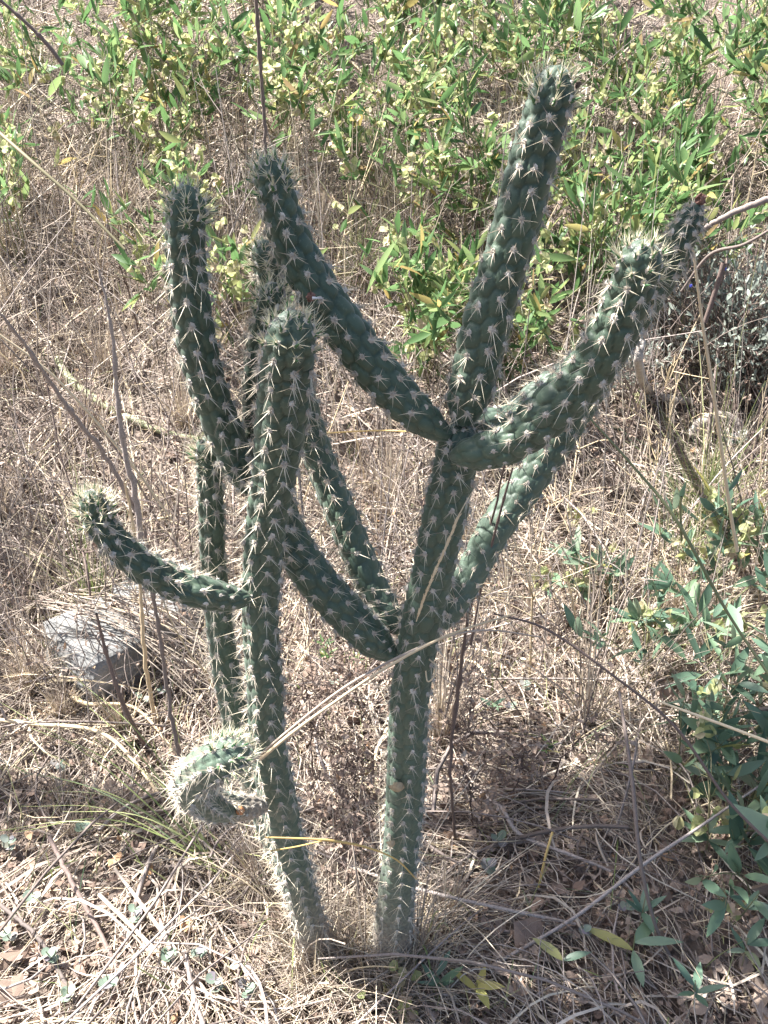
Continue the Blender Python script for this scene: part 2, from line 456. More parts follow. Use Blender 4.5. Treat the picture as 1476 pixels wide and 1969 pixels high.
def dead_leaf_tmpl(seed):
    r = np.random.default_rng(seed)
    n = 10; th = np.linspace(0, 2 * pi, n, endpoint=False)
    rad = (.42 + .1 * r.normal(size=n)) * (1 + .25 * np.cos(th))
    rad = np.clip(rad, .15, .7)
    x = rad * np.sin(th) * .7; y = rad * np.cos(th) + .4
    z = .35 * x * x * 2 + .12 * r.normal(size=n)
    V = np.vstack([[0, .4, 0], np.stack([x, y, z], -1)])
    F = [(0, 1 + i, 1 + (i + 1) % n) for i in range(n)]
    return V, np.array(F), np.zeros(n, int)
DL = [mk(dead_leaf_tmpl(k + 40), "dead_leaf", [M_dead], False) for k in range(8)]

def round_tmpl(seed):
    r = np.random.default_rng(seed)
    n = 9; th = np.linspace(0, 2 * pi, n, endpoint=False)
    V = np.vstack([[0, .5, -.08], np.stack([.5 * np.sin(th), .5 + .5 * np.cos(th), .05 * r.normal(size=n)], -1)])
    return V, np.array([(0, 1 + i, 1 + (i + 1) % n) for i in range(n)]), np.zeros(n, int)
LC = [mk(round_tmpl(k), "leaf", [M_clover], True) for k in range(3)]

# ------------------------------------------------------------------ cactus
def cone(base, tip, r0, md, mi, sides=3):
    base = np.asarray(base, float); tip = np.asarray(tip, float)
    d = unit(tip - base); a = unit(np.cross(d, [0.3, .9, .2])); b = np.cross(d, a)
    V = [base + r0 * (math.cos(t) * a + math.sin(t) * b) for t in np.arange(sides) * 2 * pi / sides] + [tip]
    md.add(V, [(i, (i + 1) % sides, sides) for i in range(sides)], mi)

def cluster_tmpl(seed, kind):
    """areole: wool pad (+z outward, +y towards the stem tip), short bristles, long spines. units: metres"""
    r = np.random.default_rng(seed)
    md = MD()
    # wool pad
    n1, n2 = 4, 7
    V = []; rad = {'mid': .0033, 'tip': .0033, 'old': .0030, 'bare': .0023}[kind]
    for i in range(n1):
        t = i / (n1 - 1) * pi * .5
        for j in range(n2):
            p = j / n2 * 2 * pi
            q = rad * (1 + .22 * r.normal())
            V.append((q * math.cos(t) * math.cos(p), q * 1.15 * math.cos(t) * math.sin(p), q * .9 * math.sin(t) - .0008))
    F = []
    for i in range(n1 - 1):
        for j in range(n2):
            a, b = i * n2 + j, i * n2 + (j + 1) % n2
            F += [(a, b, b + n2), (a, b + n2, a + n2)]
    md.add(V, F, 1)
    # bristles
    nb = {'mid': 34, 'tip': 20, 'old': 20, 'bare': 8}[kind]
    for _ in range(nb):
        d = unit(np.array([r.normal(), r.normal() + .3, abs(r.normal()) * .8 + .35]))
        cone(d * rad * .6, d * (rad + r.uniform(.0012, .0045)), .0003, md, 1)
    sp = 2 if kind == 'tip' else 0
    if kind == 'tip':
        ns = r.integers(9, 14)
        for _ in range(ns):
            d = unit(np.array([r.normal() * .55, r.normal() * .45 + .35, .9]))
            L = r.uniform(.010, .026)
            cone(d * .001, d * L, .0005, md, 2)
    elif kind == 'mid':
        ns = r.integers(3, 7)
        a0 = r.uniform(-.3, .3)
        for k in range(ns):
            a = a0 + (k - (ns - 1) / 2) * r.uniform(.3, .95)
            d = unit(np.array([math.sin(a) * .95, -math.cos(a) * .75 + r.normal() * .15, r.uniform(.35, 1.0)]))
            L = r.uniform(.008, .025) if k != 1 else r.uniform(.018, .034)
            cone(d * .001, d * L, r.uniform(.0004, .00055), md, 0)
        for _ in range(r.integers(2, 5)):
            d = unit(np.array([r.normal(), r.normal(), .7]))
            cone(d * .001, d * r.uniform(.007, .017), .0005, md, 0)
    elif kind == 'old':
        ns = r.integers(3, 7)
        for k in range(ns):
            d = unit(np.array([r.normal() * .8, r.normal() * .8 - .3, .8]))
            cone(d * .001, d * r.uniform(.012, .032), .00062, md, 0)
    if kind == 'tip':
        cone((0, -.002, 0), (r.normal() * .0007, .002, .012), .0021, md, 3, 6)
    return md.arrays()

SP_M = [M_spine, M_wool, M_spine_y, M_bud]
CT = {k: [mk(cluster_tmpl(i * 13 + 5, k), "spine_cluster", SP_M, False) for i in range(8)] for k in ('mid', 'tip', 'old', 'bare')}

def segment(name, pts, root, base, areoles, label=None, ncol=8, joint=True, seed=0, old=(0, .0), twist=.6, tipkind='tip', pitch=.0255, bare=0.0, tipcol=True, woodlen=0.0):  # old holds real ageing, plus sunlit paleness painted into the rear arms
    """pts: (px,py,depth y,width px). Builds one stem segment as a mesh part, appends its areole frames"""
    C = [P(a, b, y) for a, b, y, w_ in pts]
    rad = [w_ * .5 / FPX * depth_of(c) for c, (a, b, y, w_) in zip(C, pts)]
    c0, r0 = curve(C, 400, rad)
    s = np.concatenate([[0], np.cumsum(np.linalg.norm(np.diff(c0, axis=0), axis=1))])
    L = s[-1]
    ds = .0026
    n = int(L / ds)
    # finer rings toward the dome
    u = np.linspace(0, 1, n); ss = L * (1 - (1 - u) ** 1.0)
    rt = np.interp(L - .03, s, r0)
    dome = ss > L - rt * .9
    cx = np.stack([np.interp(ss, s, c0[:, k]) for k in range(3)], -1)
    rr = np.interp(ss, s, r0)
    q = np.clip((ss - (L - rt * .95)) / (rt * .95), 0, 1)
    prof = np.sqrt(np.clip(1 - q ** 2.2, .0004, 1))
    if joint:
        j = np.clip(ss / .035, 0, 1); prof = prof * (.62 + .38 * np.sin(j * pi / 2))
    rr_p = rr * prof
    T = unit(np.gradient(cx, axis=0))
    # parallel transport
    A = np.zeros_like(T); a = unit(np.cross(T[0], [0.1, -1, .2]))
    for i in range(len(T)):
        a = unit(a - T[i] * a.dot(T[i])); A[i] = a
    B = np.cross(T, A)
    r = np.random.default_rng(seed)
    # row phase measured from the tip: spacing shrinks toward the tip
    dtip = L - ss
    sp = pitch * np.clip(.30 + .70 * (dtip / .10), .30, 1.0) * np.where(ss < .06, .8, 1)
    ph = np.concatenate([[0], np.cumsum(np.diff(ss) / ((sp[1:] + sp[:-1]) / 2))])
    ph = ph - ph[-1] + .3
    tw0 = r.uniform(0, 2 * pi)
    nth = 72
    th = np.linspace(0, 2 * pi, nth, endpoint=False)
    TH, PH = np.meshgrid(th, ph)
    SSg = np.repeat(ss[:, None], nth, 1)
    U = TH / (2 * pi) * ncol
    off = lambda c: (c * 3.0 / 8.0) if ncol == 8 else (c * 4.0 / 9.0)
    F1 = np.full(U.shape, 9.); F2 = np.full(U.shape, 9.)
    jit = r.normal(0, .07, (ncol, 400, 2))
    cc = np.floor(U).astype(int)
    AX = 1.0
    for dc in (-1, 0, 1, 2):
        c = cc + dc
        cw = np.mod(c, ncol)
        o_ = off(c)
        k0 = np.round(PH - o_)
        for dk in (-1, 0, 1):
            k = k0 + dk
            jx = jit[cw, (np.mod(k + off(c) - off(cw) + 200, 400)).astype(int)]
            du = U - (c + jx[..., 0]); dv = PH - (k + o_ + jx[..., 1])
            d = np.sqrt((du * 1.0) ** 2 + (dv * AX) ** 2)
            F2 = np.where(d < F1, F1, np.minimum(F2, d)); F1 = np.minimum(F1, d)
    groove = 1 - np.exp(-(F2 - F1) * 7)
    dome_h = np.clip(1 - F1 ** 2 * 1.6, 0, 1)
    age_sunlit_u = np.interp(SSg, [0, L * .5, L], [old[1], (old[0] + old[1]) * .5, old[0]])
    h = (.62 * groove + .38 * dome_h) * (1 - .45 * age_sunlit_u)
    endf = np.clip(prof, .25, 1)[:, None]
    RR = rr_p[:, None] * (.82 + .24 * h) * (1 + .012 * np.sin(3 * TH + SSg * 20 + tw0))
    ct, st_ = np.cos(TH + tw0), np.sin(TH + tw0)
    V = cx[:, None, :] + RR[..., None] * (ct[..., None] * A[:, None, :] + st_[..., None] * B[:, None, :])
    V = V.reshape(-1, 3)
    idx = np.arange(n * nth).reshape(n, nth)
    aa = idx[:-1]; bb = idx[1:]; a2 = np.roll(aa, -1, 1); b2 = np.roll(bb, -1, 1)
    F = np.concatenate([np.stack([aa, a2, b2], -1).reshape(-1, 3), np.stack([aa, b2, bb], -1).reshape(-1, 3)])
    # end caps
    V = np.vstack([V, cx[0], cx[-1] + T[-1] * .001])
    e = idx[-1]; f = idx[0]
    F = np.vstack([F, np.stack([e, np.roll(e, -1), np.full(nth, len(V) - 1)], -1), np.stack([np.roll(f, -1), f, np.full(nth, len(V) - 2)], -1)])
    seg0 = np.array(C[0])
    me = mesh(name, V - seg0, F, np.zeros(len(F)), [M_skin], True)
    at = me.attributes.new("age_sunlit", 'FLOAT', 'POINT'); at.data.foreach_set("value", np.append(age_sunlit_u.ravel(), [old[1], old[0]]).astype(np.float32))
    wv = np.clip(1.3 - (SSg - .10) / .24, 0, 1.3) * (0 if joint else 1)
    if woodlen: wv = 1.5 * np.clip(1.2 - SSg / woodlen, 0, 1)
    at = me.attributes.new("woody", 'FLOAT', 'POINT'); at.data.foreach_set("value", np.append(wv.ravel(), [0, 0]).astype(np.float32))
    at = me.attributes.new("crest", 'FLOAT', 'POINT'); at.data.foreach_set("value", np.append((groove * dome_h).ravel(), [0, 0]).astype(np.float32))
    o = link(name, me, root); o.location = Vector(seg0) - Vector(base)
    if label: o["label"] = label
    # areoles
    kmin = int(ph[0]) - 1
    for c in range(ncol):
        for k in range(kmin, 2):
            jx = jit[c, int((k + 200) % 400)]
            pv = k + off(c) + jx[1] + .20
            if pv < ph[0] + .15 or pv > ph[-1] - .04: continue
            si = np.interp(pv, ph, np.arange(n)); i = int(si)
            if (ss[i] < .012 and joint) or r.uniform() < .05: continue
            tj = (c + jx[0]) / ncol * 2 * pi
            thi = int(round(tj / (2 * pi) * nth)) % nth
            pos = V[i * nth + thi]
            rad_d = math.cos(tj + tw0) * A[i] + math.sin(tj + tw0) * B[i]
            i0, i1 = max(i - 2, 0), min(i + 2, n - 1)
            slope = -(rr_p[i1] - rr_p[i0]) / max(ss[i1] - ss[i0], 1e-5)
            nrm = unit(rad_d + T[i] * np.clip(slope, -.3, 2.5) + T[i] * .12)
            d = L - ss[i]
            if tipcol and d < .035: kind = 'tip'
            elif bare and ss[i] < bare: kind = 'bare'
            elif old[1] > .5 and ss[i] < L * .35: kind = 'old'
            else: kind = 'mid'
            # keep spines off neighbouring flesh
            areoles.append((o, seg0, pos, nrm, T[i], kind, r.uniform(.85, 1.15) * (.8 if d < .02 else 1)))
    return o, cx, rr_p

def finish_areoles(areoles, limit=300):
    pos = np.array([a[2] for a in areoles]); nrm = np.array([a[3] for a in areoles])
    px, py, dep = project(pos)
    face = ((np.array([0, 0, CAMZ]) - pos) * nrm).sum(1) / np.linalg.norm(pos - [0, 0, CAMZ], axis=1)
    ins = (px > -20) & (px < 1496) & (py > -20) & (py < 1989)
    score = np.where(ins, (face > -.15) * (1 / dep) + .3 * np.clip(face, -1, 1), -9)
    order = np.argsort(-score)
    single = set(order[:limit].tolist())
    rest = {}
    for i, (o, s0, p, nn, t, kind, sc) in enumerate(areoles):
        m = frames([p - s0], [t], [nn], [sc])[0]
        # make z exact (outward), y secondary
        z = nn; x = unit(np.cross(t, z)); y = np.cross(z, x)
        m[:3, 0] = x * sc; m[:3, 1] = y * sc; m[:3, 2] = z * sc
        tm = CT[kind][int(rng.integers(0, 8))]
        if i in single:
            c = bpy.data.objects.new("spine_cluster", tm[1]); COL.objects.link(c); c.parent = o
            c.matrix_local = Matrix(m.tolist())
        else:
            rest.setdefault(o, MD()).add(*inst(tm[0], m[None]))
    for o, md in rest.items():
        V, F, M = md.arrays()
        c = link("spine_cluster_mass", mesh("spine_cluster_mass", V, F, M, SP_M), o); c["kind"] = "stuff"

# right hand cactus -----------------------------------------------------------
YR = .97
rbase = G(750, 1868)
YR = rbase.y
cr_ = thing("cactus", "tall right hand cactus of spiny green arms forking widely from one straight trunk", "cactus", rbase, "spiny cacti")
ar = []
y0 = YR
segment("stem", [(742, 1940, y0 - .005, 96), (748, 1868, y0, 86), (760, 1740, y0, 76), (770, 1640, y0, 72), (780, 1500, y0, 78), (789, 1330, y0, 77), (809, 1200, y0, 80), (832, 1100, y0, 82), (853, 1000, y0, 85), (873, 900, y0, 84), (884, 840, y0, 78), (889, 815, y0, 60)],
        cr_, rbase, ar, "old upright trunk with corky scars, buried in straw at the foot", joint=False, seed=11, old=(.15, 1), tipcol=False, pitch=.027)
segment("arm", [(888, 812, y0, 66), (893, 790, y0, 78), (908, 735, y0, 88), (931, 640, y0, 94), (953, 560, y0, 92), (975, 490, y0, 90), (1000, 400, y0, 92), (1020, 320, y0, 92), (1045, 235, y0, 90), (1064, 170, y0, 80), (1078, 125, y0, 62)],
        cr_, rbase, ar, "tallest arm, standing nearly upright above the fork", seed=12, old=(0, .3), pitch=.027)
segment("arm", [(862, 838, y0 - .01, 44), (835, 822, y0 - .012, 58), (795, 790, y0 - .01, 74), (740, 732, y0, 84), (680, 655, y0 + .01, 85), (622, 575, y0 + .015, 84), (572, 490, y0 + .02, 80), (545, 425, y0 + .02, 76), (528, 365, y0 + .02, 72), (518, 318, y0 + .02, 62), (515, 298, y0 + .02, 50)],
        cr_, rbase, ar, "arm curving out to the left and then upright", seed=13, old=(0, .25), bare=.05)
segment("arm", [(872, 878, y0 - .02, 46), (900, 872, y0 - .03, 66), (935, 866, y0 - .035, 74), (985, 846, y0 - .04, 84), (1052, 795, y0 - .05, 92), (1120, 728, y0 - .06, 94), (1170, 655, y0 - .07, 93), (1203, 580, y0 - .075, 90), (1228, 510, y0 - .08, 84), (1243, 460, y0 - .08, 66)],
        cr_, rbase, ar, "thick arm sweeping up to the right with a crown of yellow spines", seed=14, old=(0, .25), bare=.06)
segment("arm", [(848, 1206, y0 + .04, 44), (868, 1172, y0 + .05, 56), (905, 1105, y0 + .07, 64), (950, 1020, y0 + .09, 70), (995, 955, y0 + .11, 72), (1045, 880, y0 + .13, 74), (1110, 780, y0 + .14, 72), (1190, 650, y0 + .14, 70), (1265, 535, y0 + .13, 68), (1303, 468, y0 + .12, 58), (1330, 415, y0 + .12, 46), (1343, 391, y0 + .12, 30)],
        cr_, rbase, ar, "long rear arm passing behind the thick right arm, withered at the tip", seed=15, old=(-.3, 1.3), tipkind='mid', tipcol=False)  # paler lower part: dusty old skin, with sunlight put into its colour
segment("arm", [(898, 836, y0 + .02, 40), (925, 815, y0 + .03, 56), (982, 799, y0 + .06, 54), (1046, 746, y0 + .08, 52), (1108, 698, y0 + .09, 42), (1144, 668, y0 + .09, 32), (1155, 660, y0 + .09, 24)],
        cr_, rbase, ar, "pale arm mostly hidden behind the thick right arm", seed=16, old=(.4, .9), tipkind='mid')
segment("arm", [(762, 1262, y0 + .0, 40), (742, 1250, y0 + .005, 56), (712, 1225, y0 + .01, 72), (660, 1172, y0 + .015, 78), (608, 1115, y0 + .02, 78), (565, 1050, y0 + .03, 74), (532, 975, y0 + .035, 72), (508, 870, y0 + .03, 72), (500, 760, y0 + .025, 68), (505, 660, y0 + .02, 62), (518, 590, y0 + .015, 54), (530, 545, y0 + .01, 40)],
        cr_, rbase, ar, "low arm curving left behind the other cactus to a pale spiny tip", seed=17, old=(0, .35), bare=.05)
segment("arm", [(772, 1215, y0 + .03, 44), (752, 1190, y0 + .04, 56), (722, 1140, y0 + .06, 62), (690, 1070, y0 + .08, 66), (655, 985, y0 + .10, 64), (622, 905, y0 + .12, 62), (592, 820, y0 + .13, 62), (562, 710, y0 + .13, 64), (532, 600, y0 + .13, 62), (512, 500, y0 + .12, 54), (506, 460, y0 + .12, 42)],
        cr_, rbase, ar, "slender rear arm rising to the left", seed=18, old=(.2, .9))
finish_areoles(ar)
# withered flower at the tip of the rear arm; red bud on the left arm
def bud(p, r_, name, m, parent, base, lab=None, seed=0, stretch=(1, 1, 1)):
    r = np.random.default_rng(seed); md = MD(); n1, n2 = 7, 10; V = []
    for i in range(n1):
        t = -pi / 2 + pi * i / (n1 - 1)
        for j in range(n2):
            a = 2 * pi * j / n2; q = r_ * (1 + .18 * r.normal())
            V.append((q * math.cos(t) * math.cos(a) * stretch[0], q * math.cos(t) * math.sin(a) * stretch[1], q * math.sin(t) * stretch[2]))
    F = []
    for i in range(n1 - 1):
        for j in range(n2):
            a, b = i * n2 + j, i * n2 + (j + 1) % n2; F += [(a, b, b + n2), (a, b + n2, a + n2)]
    md.add(V, F, 0)
    for _ in range(14):
        d = unit(r.normal(size=3) + [0, 0, .4]); cone(d * r_ * .7, d * r_ * r.uniform(1.2, 1.7), r_ * .16, md, 0)
    V, F, M = md.arrays()
    o = link(name, mesh(name, V, F, M, [m], False), parent); o.location = Vector(p) - Vector(base)
    if lab: o["label"] = lab
    return o
bud(P(1347, 383, y0 + .12), .006, "withered_flower", M_red, cr_, rbase, "brown withered flower on the tip of the rear arm", 3)
bud(P(1112, 158, y0 + .01), .004, "withered_flower", M_twigd, cr_, rbase, None, 5, (.7, .7, 1.8))
ob = bud(P(597, 571, y0 - .035), .0045, "dried_bud", M_red, cr_, rbase, "small red dried bud with a pale stub", 4)
md = MD(); cone(P(601, 573, y0 - .04), P(622, 573, y0 - .045), .0016, md, 0, 6)
o = obj("bud_stub", md, [M_paper], cr_, rbase)
for (a, b, rad_) in ((764, 1517, .010), (752, 1625, .006)):
    # corky scars sit on the trunk surface
    p = P(a, b, y0 - .036)
    md = MD(); n = 12; t = np.linspace(0, 2 * pi, n, endpoint=False)
    q = rad_ * (1 + .2 * np.sin(3 * t + a) + .12 * rng.normal(size=n))
    ring = np.stack([q * np.cos(t), -.0 * t, q * np.sin(t) * .8], -1)
    ring[:, 1] = ring[:, 0] ** 2 / .07 + .004
    V = np.vstack([ring, ring * .6 + [0, -.0035, 0], [[0, -.003, 0]]])
    F = []
    for i in range(n):
        j2 = (i + 1) % n; F += [(i, j2, n + j2), (i, n + j2, n + i), (n + i, n + j2, 2 * n)]
    md.add(V + np.array(p), F, 0)
    obj("bark_scar", md, [mat("cork_scar", [(0, (.34, .27, .17)), (1, (.4, .31, .2))], .9, noise_mix=.5, noise_scale=300, dark=(.2, .14, .09), bump=.5)], cr_, rbase)

# left hand cactus --------------------------------------------------------------
lbase = G(618, 1848)
yl = lbase.y
cl_ = thing("cactus", "left hand cactus, its trunk bowed over straw with a low curled pale arm", "cactus", lbase, "spiny cacti")
al = []
segment("stem", [(645, 1910, yl, 90), (618, 1848, yl, 80), (604, 1810, yl-.01, 72), (586, 1745, yl - .02, 64), (568, 1680, yl - .03, 66), (550, 1610, yl - .04, 68), (530, 1520, yl - .05, 74), (514, 1420, yl - .055, 70), (509, 1310, yl - .06, 72), (500, 1210, yl - .06, 70), (503, 1100, yl - .065, 75), (513, 1000, yl - .07, 80), (529, 900, yl - .08, 88), (541, 800, yl - .09, 100), (549, 720, yl - .10, 102), (556, 660, yl - .11, 98), (566, 615, yl - .11, 80), (570, 597, yl - .11, 62)],
        cl_, lbase, al, "tall trunk leaning towards the viewer, topped by yellowish spines", joint=False, seed=21, old=(0, 1), pitch=.026)
segment("arm", [(492, 950, yl - .03, 44), (474, 922, yl - .03, 60), (452, 880, yl - .03, 70), (425, 815, yl - .035, 72), (404, 760, yl - .04, 73), (386, 695, yl - .045, 74), (371, 620, yl - .05, 76), (360, 540, yl - .055, 76), (355, 460, yl - .06, 75), (357, 400, yl - .06, 72), (360, 355, yl - .06, 58)],
        cl_, lbase, al, "tall upright arm on the far left", seed=22, old=(0, .3))
segment("arm", [(486, 1148, yl - .08, 36), (462, 1150, yl - .085, 46), (432, 1148, yl - .09, 56), (385, 1138, yl - .10, 64), (328, 1118, yl - .10, 66), (272, 1088, yl - .11, 64), (222, 1045, yl - .11, 60), (190, 1005, yl - .11, 56), (178, 972, yl - .11, 52), (175, 945, yl - .11, 42)],
        cl_, lbase, al, "short arm curling out to the left with an upturned tip", seed=23, old=(0, .2), bare=.06, pitch=.023)
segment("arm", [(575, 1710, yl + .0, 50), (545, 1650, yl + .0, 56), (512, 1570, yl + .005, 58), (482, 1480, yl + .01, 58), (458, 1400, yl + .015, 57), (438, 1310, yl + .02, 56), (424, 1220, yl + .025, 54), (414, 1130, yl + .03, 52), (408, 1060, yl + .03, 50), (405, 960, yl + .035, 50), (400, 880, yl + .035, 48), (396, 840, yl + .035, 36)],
        cl_, lbase, al, "slender rear stem rising straight behind the trunk", seed=24, old=(.1, 1.3))  # raised paleness paints sunlight into this stem's dusty old skin
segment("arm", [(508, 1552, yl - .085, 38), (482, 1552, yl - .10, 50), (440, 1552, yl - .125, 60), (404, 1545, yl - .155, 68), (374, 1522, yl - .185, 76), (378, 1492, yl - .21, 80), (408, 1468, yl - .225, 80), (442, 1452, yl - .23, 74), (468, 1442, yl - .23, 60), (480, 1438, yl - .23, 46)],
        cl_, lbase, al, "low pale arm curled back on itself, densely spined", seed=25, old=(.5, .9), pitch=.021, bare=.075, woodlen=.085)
finish_areoles(al)
# round orange scar on the curled arm's underside
p = P(461, 1561, yl - .142)
md = MD(); n = 14; t = np.linspace(0, 2 * pi, n, endpoint=False)
ring = np.stack([.0058 * np.cos(t), 0 * t, .0068 * np.sin(t)], -1)
V = np.vstack([ring + [0, .003, 0], ring * .8 + [0, -.001, 0], [[0, .0003, 0]]])
F = []
for i in range(n):
    j2 = (i + 1) % n; F += [(i, j2, n + j2), (i, n + j2, n + i), (n + i, n + j2, 2 * n)]
md.add(V + np.array(p), F, 0)
o = obj("cut_scar", md, [M_scar], cl_, lbase); o["label"] = "round orange scar under the curled arm"

# ------------------------------------------------------------------ shrubs
def grow_shrub(name, label, cat, base, H, spread, n_stem, n_twig, leaf_len, tm, mats, seed, group=None, lean=(0, 0), caps=0, leaf_density=1.0, m_stem=None, stem_r=.0028, caps_size=.017, flowers=0, start=.35):
    global rng
    r = np.random.default_rng(seed)
    base = Vector((base[0], base[1], float(gz(base[0], base[1]))))
    root = thing(name, label, cat, base, group)
    b = np.array(base)
    K = 8
    stems = []
    for i in range(n_stem):
        a = r.uniform(0, 2 * pi); rr_ = r.uniform(.15, 1) * spread
        h = H * r.uniform(.6, 1.05)
        end = np.array([math.cos(a) * rr_ + lean[0], math.sin(a) * rr_ + lean[1], h])
        mid = end * .5 + np.array([math.cos(a) * rr_ * -.15, math.sin(a) * rr_ * -.15, h * .12]) + r.normal(0, .03, 3) * H
        st0 = np.array([r.normal(0, .02), r.normal(0, .02), -.02])
        p = curve([st0, mid, end], K); p += r.normal(0, .004, p.shape) * np.linspace(0, 1, K)[:, None]
        p[0] = st0
        stems.append(p)
    C = np.array(stems) + b
    rad = stem_r * np.linspace(1, .4, K)[None] * r.uniform(.7, 1.3, (n_stem, 1))
    md = MD(); md.add(*tubes(C, rad, 5), 0)
    # twigs
    tw = []
    for i in range(n_stem):
        for j in range(n_twig):
            t = r.uniform(start, 1.0); k = t * (K - 1); k0 = min(int(k), K - 2)
            p = C[i, k0] + (C[i, k0 + 1] - C[i, k0]) * (k - k0)
            sd_ = unit(C[i, k0 + 1] - C[i, k0])
            d = unit(sd_ * .7 + r.normal(0, .6, 3) + [0, 0, .15])
            L = H * r.uniform(.15, .36)
            e = p + d * L; m_ = p + d * L * .5 + np.array([0, 0, -.0]) + r.normal(0, .01, 3)
            e = e + [0, 0, L * .2]
            tw.append(curve([p, m_, e], 5))
    tw = np.array(tw)
    md.add(*tubes(tw, np.linspace(.0013, .0006, 5)[None] * np.ones((len(tw), 1)), 3), 0)
    o = obj("stem", md, [m_stem or M_gstem], root, base)
    # leaves along twigs
    nl = max(3, int(7 * leaf_density))
    t = r.uniform(.15, 1, (len(tw), nl)); k = t * 4; k0 = np.minimum(k.astype(int), 3)
    ii = np.arange(len(tw))[:, None]
    pp = tw[ii, k0] + (tw[ii, k0 + 1] - tw[ii, k0]) * (k - k0)[..., None]
    dd = unit(tw[ii, k0 + 1] - tw[ii, k0]) * .8 + r.normal(0, .55, pp.shape) + [0, 0, .25]
    pp = pp.reshape(-1, 3); dd = dd.reshape(-1, 3)
    zz = r.normal(0, .7, dd.shape) + [0, 0, .7]
    sz = leaf_len * np.exp(r.normal(0, .25, len(pp)))
    place_parts("leaf", frames(pp, dd, zz, sz), tm, mats, root, base)
    if caps:
        sel = r.integers(0, len(tw), caps // 4 + 1)
        cpos = []
        for s_ in sel:
            e = tw[s_, -1 if r.uniform() < .6 else 3]
            for _ in range(r.integers(3, 7)):
                cpos.append(e + r.normal(0, .016, 3))
        cpos = np.array(cpos)
        d = r.normal(0, .6, cpos.shape) + [0, 0, -.4]
        place_parts("seed_capsule", frames(cpos, d, r.normal(size=cpos.shape), caps_size * r.uniform(.7, 1.2, len(cpos))), CP, [M_caps], root, base)
    if flowers:
        sel = r.integers(0, len(tw), flowers)
        for s_ in sel:
            e = tw[s_, -1]; md = MD()
            for q in range(5):
                a = q * 2 * pi / 5
                d = np.array([math.cos(a), -.5, math.sin(a)]) * .0055
                sd_ = np.array([-math.sin(a), 0, math.cos(a)]) * .0026
                md.add([[0, 0, 0], d * .6 - sd_, d, d * .6 + sd_], [(0, 1, 2), (0, 2, 3)], 0)
            V, F, M = md.arrays()
            f = link("flower", mesh("flower", V, F, M, [M_blue]), root); f.location = Vector(e - b); f["label"] = "tiny blue flower"
    return root

def at(px, py, y):  # ground position below the point seen at (px,py) at depth y
    p = P(px, py, y); return (p.x, p.y)

GB = "leafy shrubs on the slope behind the cacti"
SHRUBS = [
 # x, y, H, spread, stems, twigs, capsules, leaf density, label
 (-1.30, 3.3, .50, .30, 9, 7, 160, .6, "sparse capsule shrub at the far left edge behind the dry straw"),
 (-.85, 3.75, .55, .36, 12, 9, 260, .7, "yellow-green shrub above and left of the leftmost tall arm"),
 (-.40, 3.9, .58, .36, 12, 9, 300, .7, "capsule-laden shrub just left of the tall bare stalk"),
 (.00, 3.6, .55, .36, 12, 9, 260, .8, "yellow-green shrub just right of the tall bare stalk"),
 (.36, 3.3, .52, .36, 13, 9, 220, 1.0, "shrub of mixed leaves and capsules midway between the stalk and the tallest arm"),
 (.38, 2.75, .40, .28, 11, 8, 120, 1.0, "low green shrub in the gap between the left-curving arm and the tallest arm"),
 (.74, 3.05, .48, .36, 14, 10, 140, 1.1, "green shrub filling the gap between the tallest arm and the thick right arm"),
 (1.02, 3.25, .42, .24, 12, 8, 90, 1.0, "low green shrub with pinkish capsules above the tip of the rear arm"),
 (1.50, 3.35, .60, .30, 14, 10, 60, 1.2, "tall bright green shrub at the upper right edge"),
 (1.55, 3.6, .75, .40, 14, 11, 60, 1.3, "large long-leaved green shrub in the top right corner"),
 (1.05, 3.9, .55, .40, 13, 9, 120, 1.0, "green shrub right of the tallest arm's tip"),
 (.62, 4.1, .52, .38, 13, 9, 200, 1.0, "shrub of small green leaves left of the tallest arm's tip"),
 (.15, 4.5, .55, .42, 13, 9, 300, .9, "distant capsule-speckled shrub at the top centre"),
 (-.42, 4.8, .55, .42, 12, 9, 320, .8, "distant yellow shrub behind the tall bare stalk's upper end"),
 (-1.05, 4.6, .60, .45, 12, 9, 300, .8, "distant yellow-green shrub at the top left"),
 (-1.75, 4.4, .55, .40, 10, 8, 180, .6, "thin distant shrub in the top left corner behind the dark bare twig"),
 (.80, 5.0, .50, .45, 11, 8, 160, .8, "distant pale shrub at the top, right of centre"),
 (.12, 2.75, .36, .26, 9, 8, 70, .8, "low loose shrub behind the middle of the left-curving arm"),
 (-.55, 2.9, .34, .30, 7, 6, 90, .5, "thin low capsule shrub between the leftmost tall arm and the left-curving arm"),
 (-1.15, 3.95, .50, .34, 10, 8, 200, .8, "pale shrub between the far left shrub and the top left corner"),
 (-.70, 3.25, .36, .28, 8, 7, 120, .7, "small loose shrub above the tip of the leftmost tall arm"),
 (.35, 5.4, .55, .5, 11, 8, 200, .8, "faint shrub at the very top, centre"),
 (-.75, 5.6, .55, .5, 11, 8, 240, .8, "faint yellow shrub at the very top, left of centre"),
 (1.70, 4.8, .60, .45, 12, 9, 80, 1.0, "farthest green shrub at the top right"),
]
for i, (x, y, H, sp, ns, ntw, cp, ld, lab) in enumerate(SHRUBS):
    grow_shrub("shrub", lab, "shrub", (x, y), H * 1.1, sp * 1.7, ns, ntw, .068, LA, [M_leafA], 100 + i, GB, caps=int(cp * .95), leaf_density=ld * .9, caps_size=.026, start=.2)

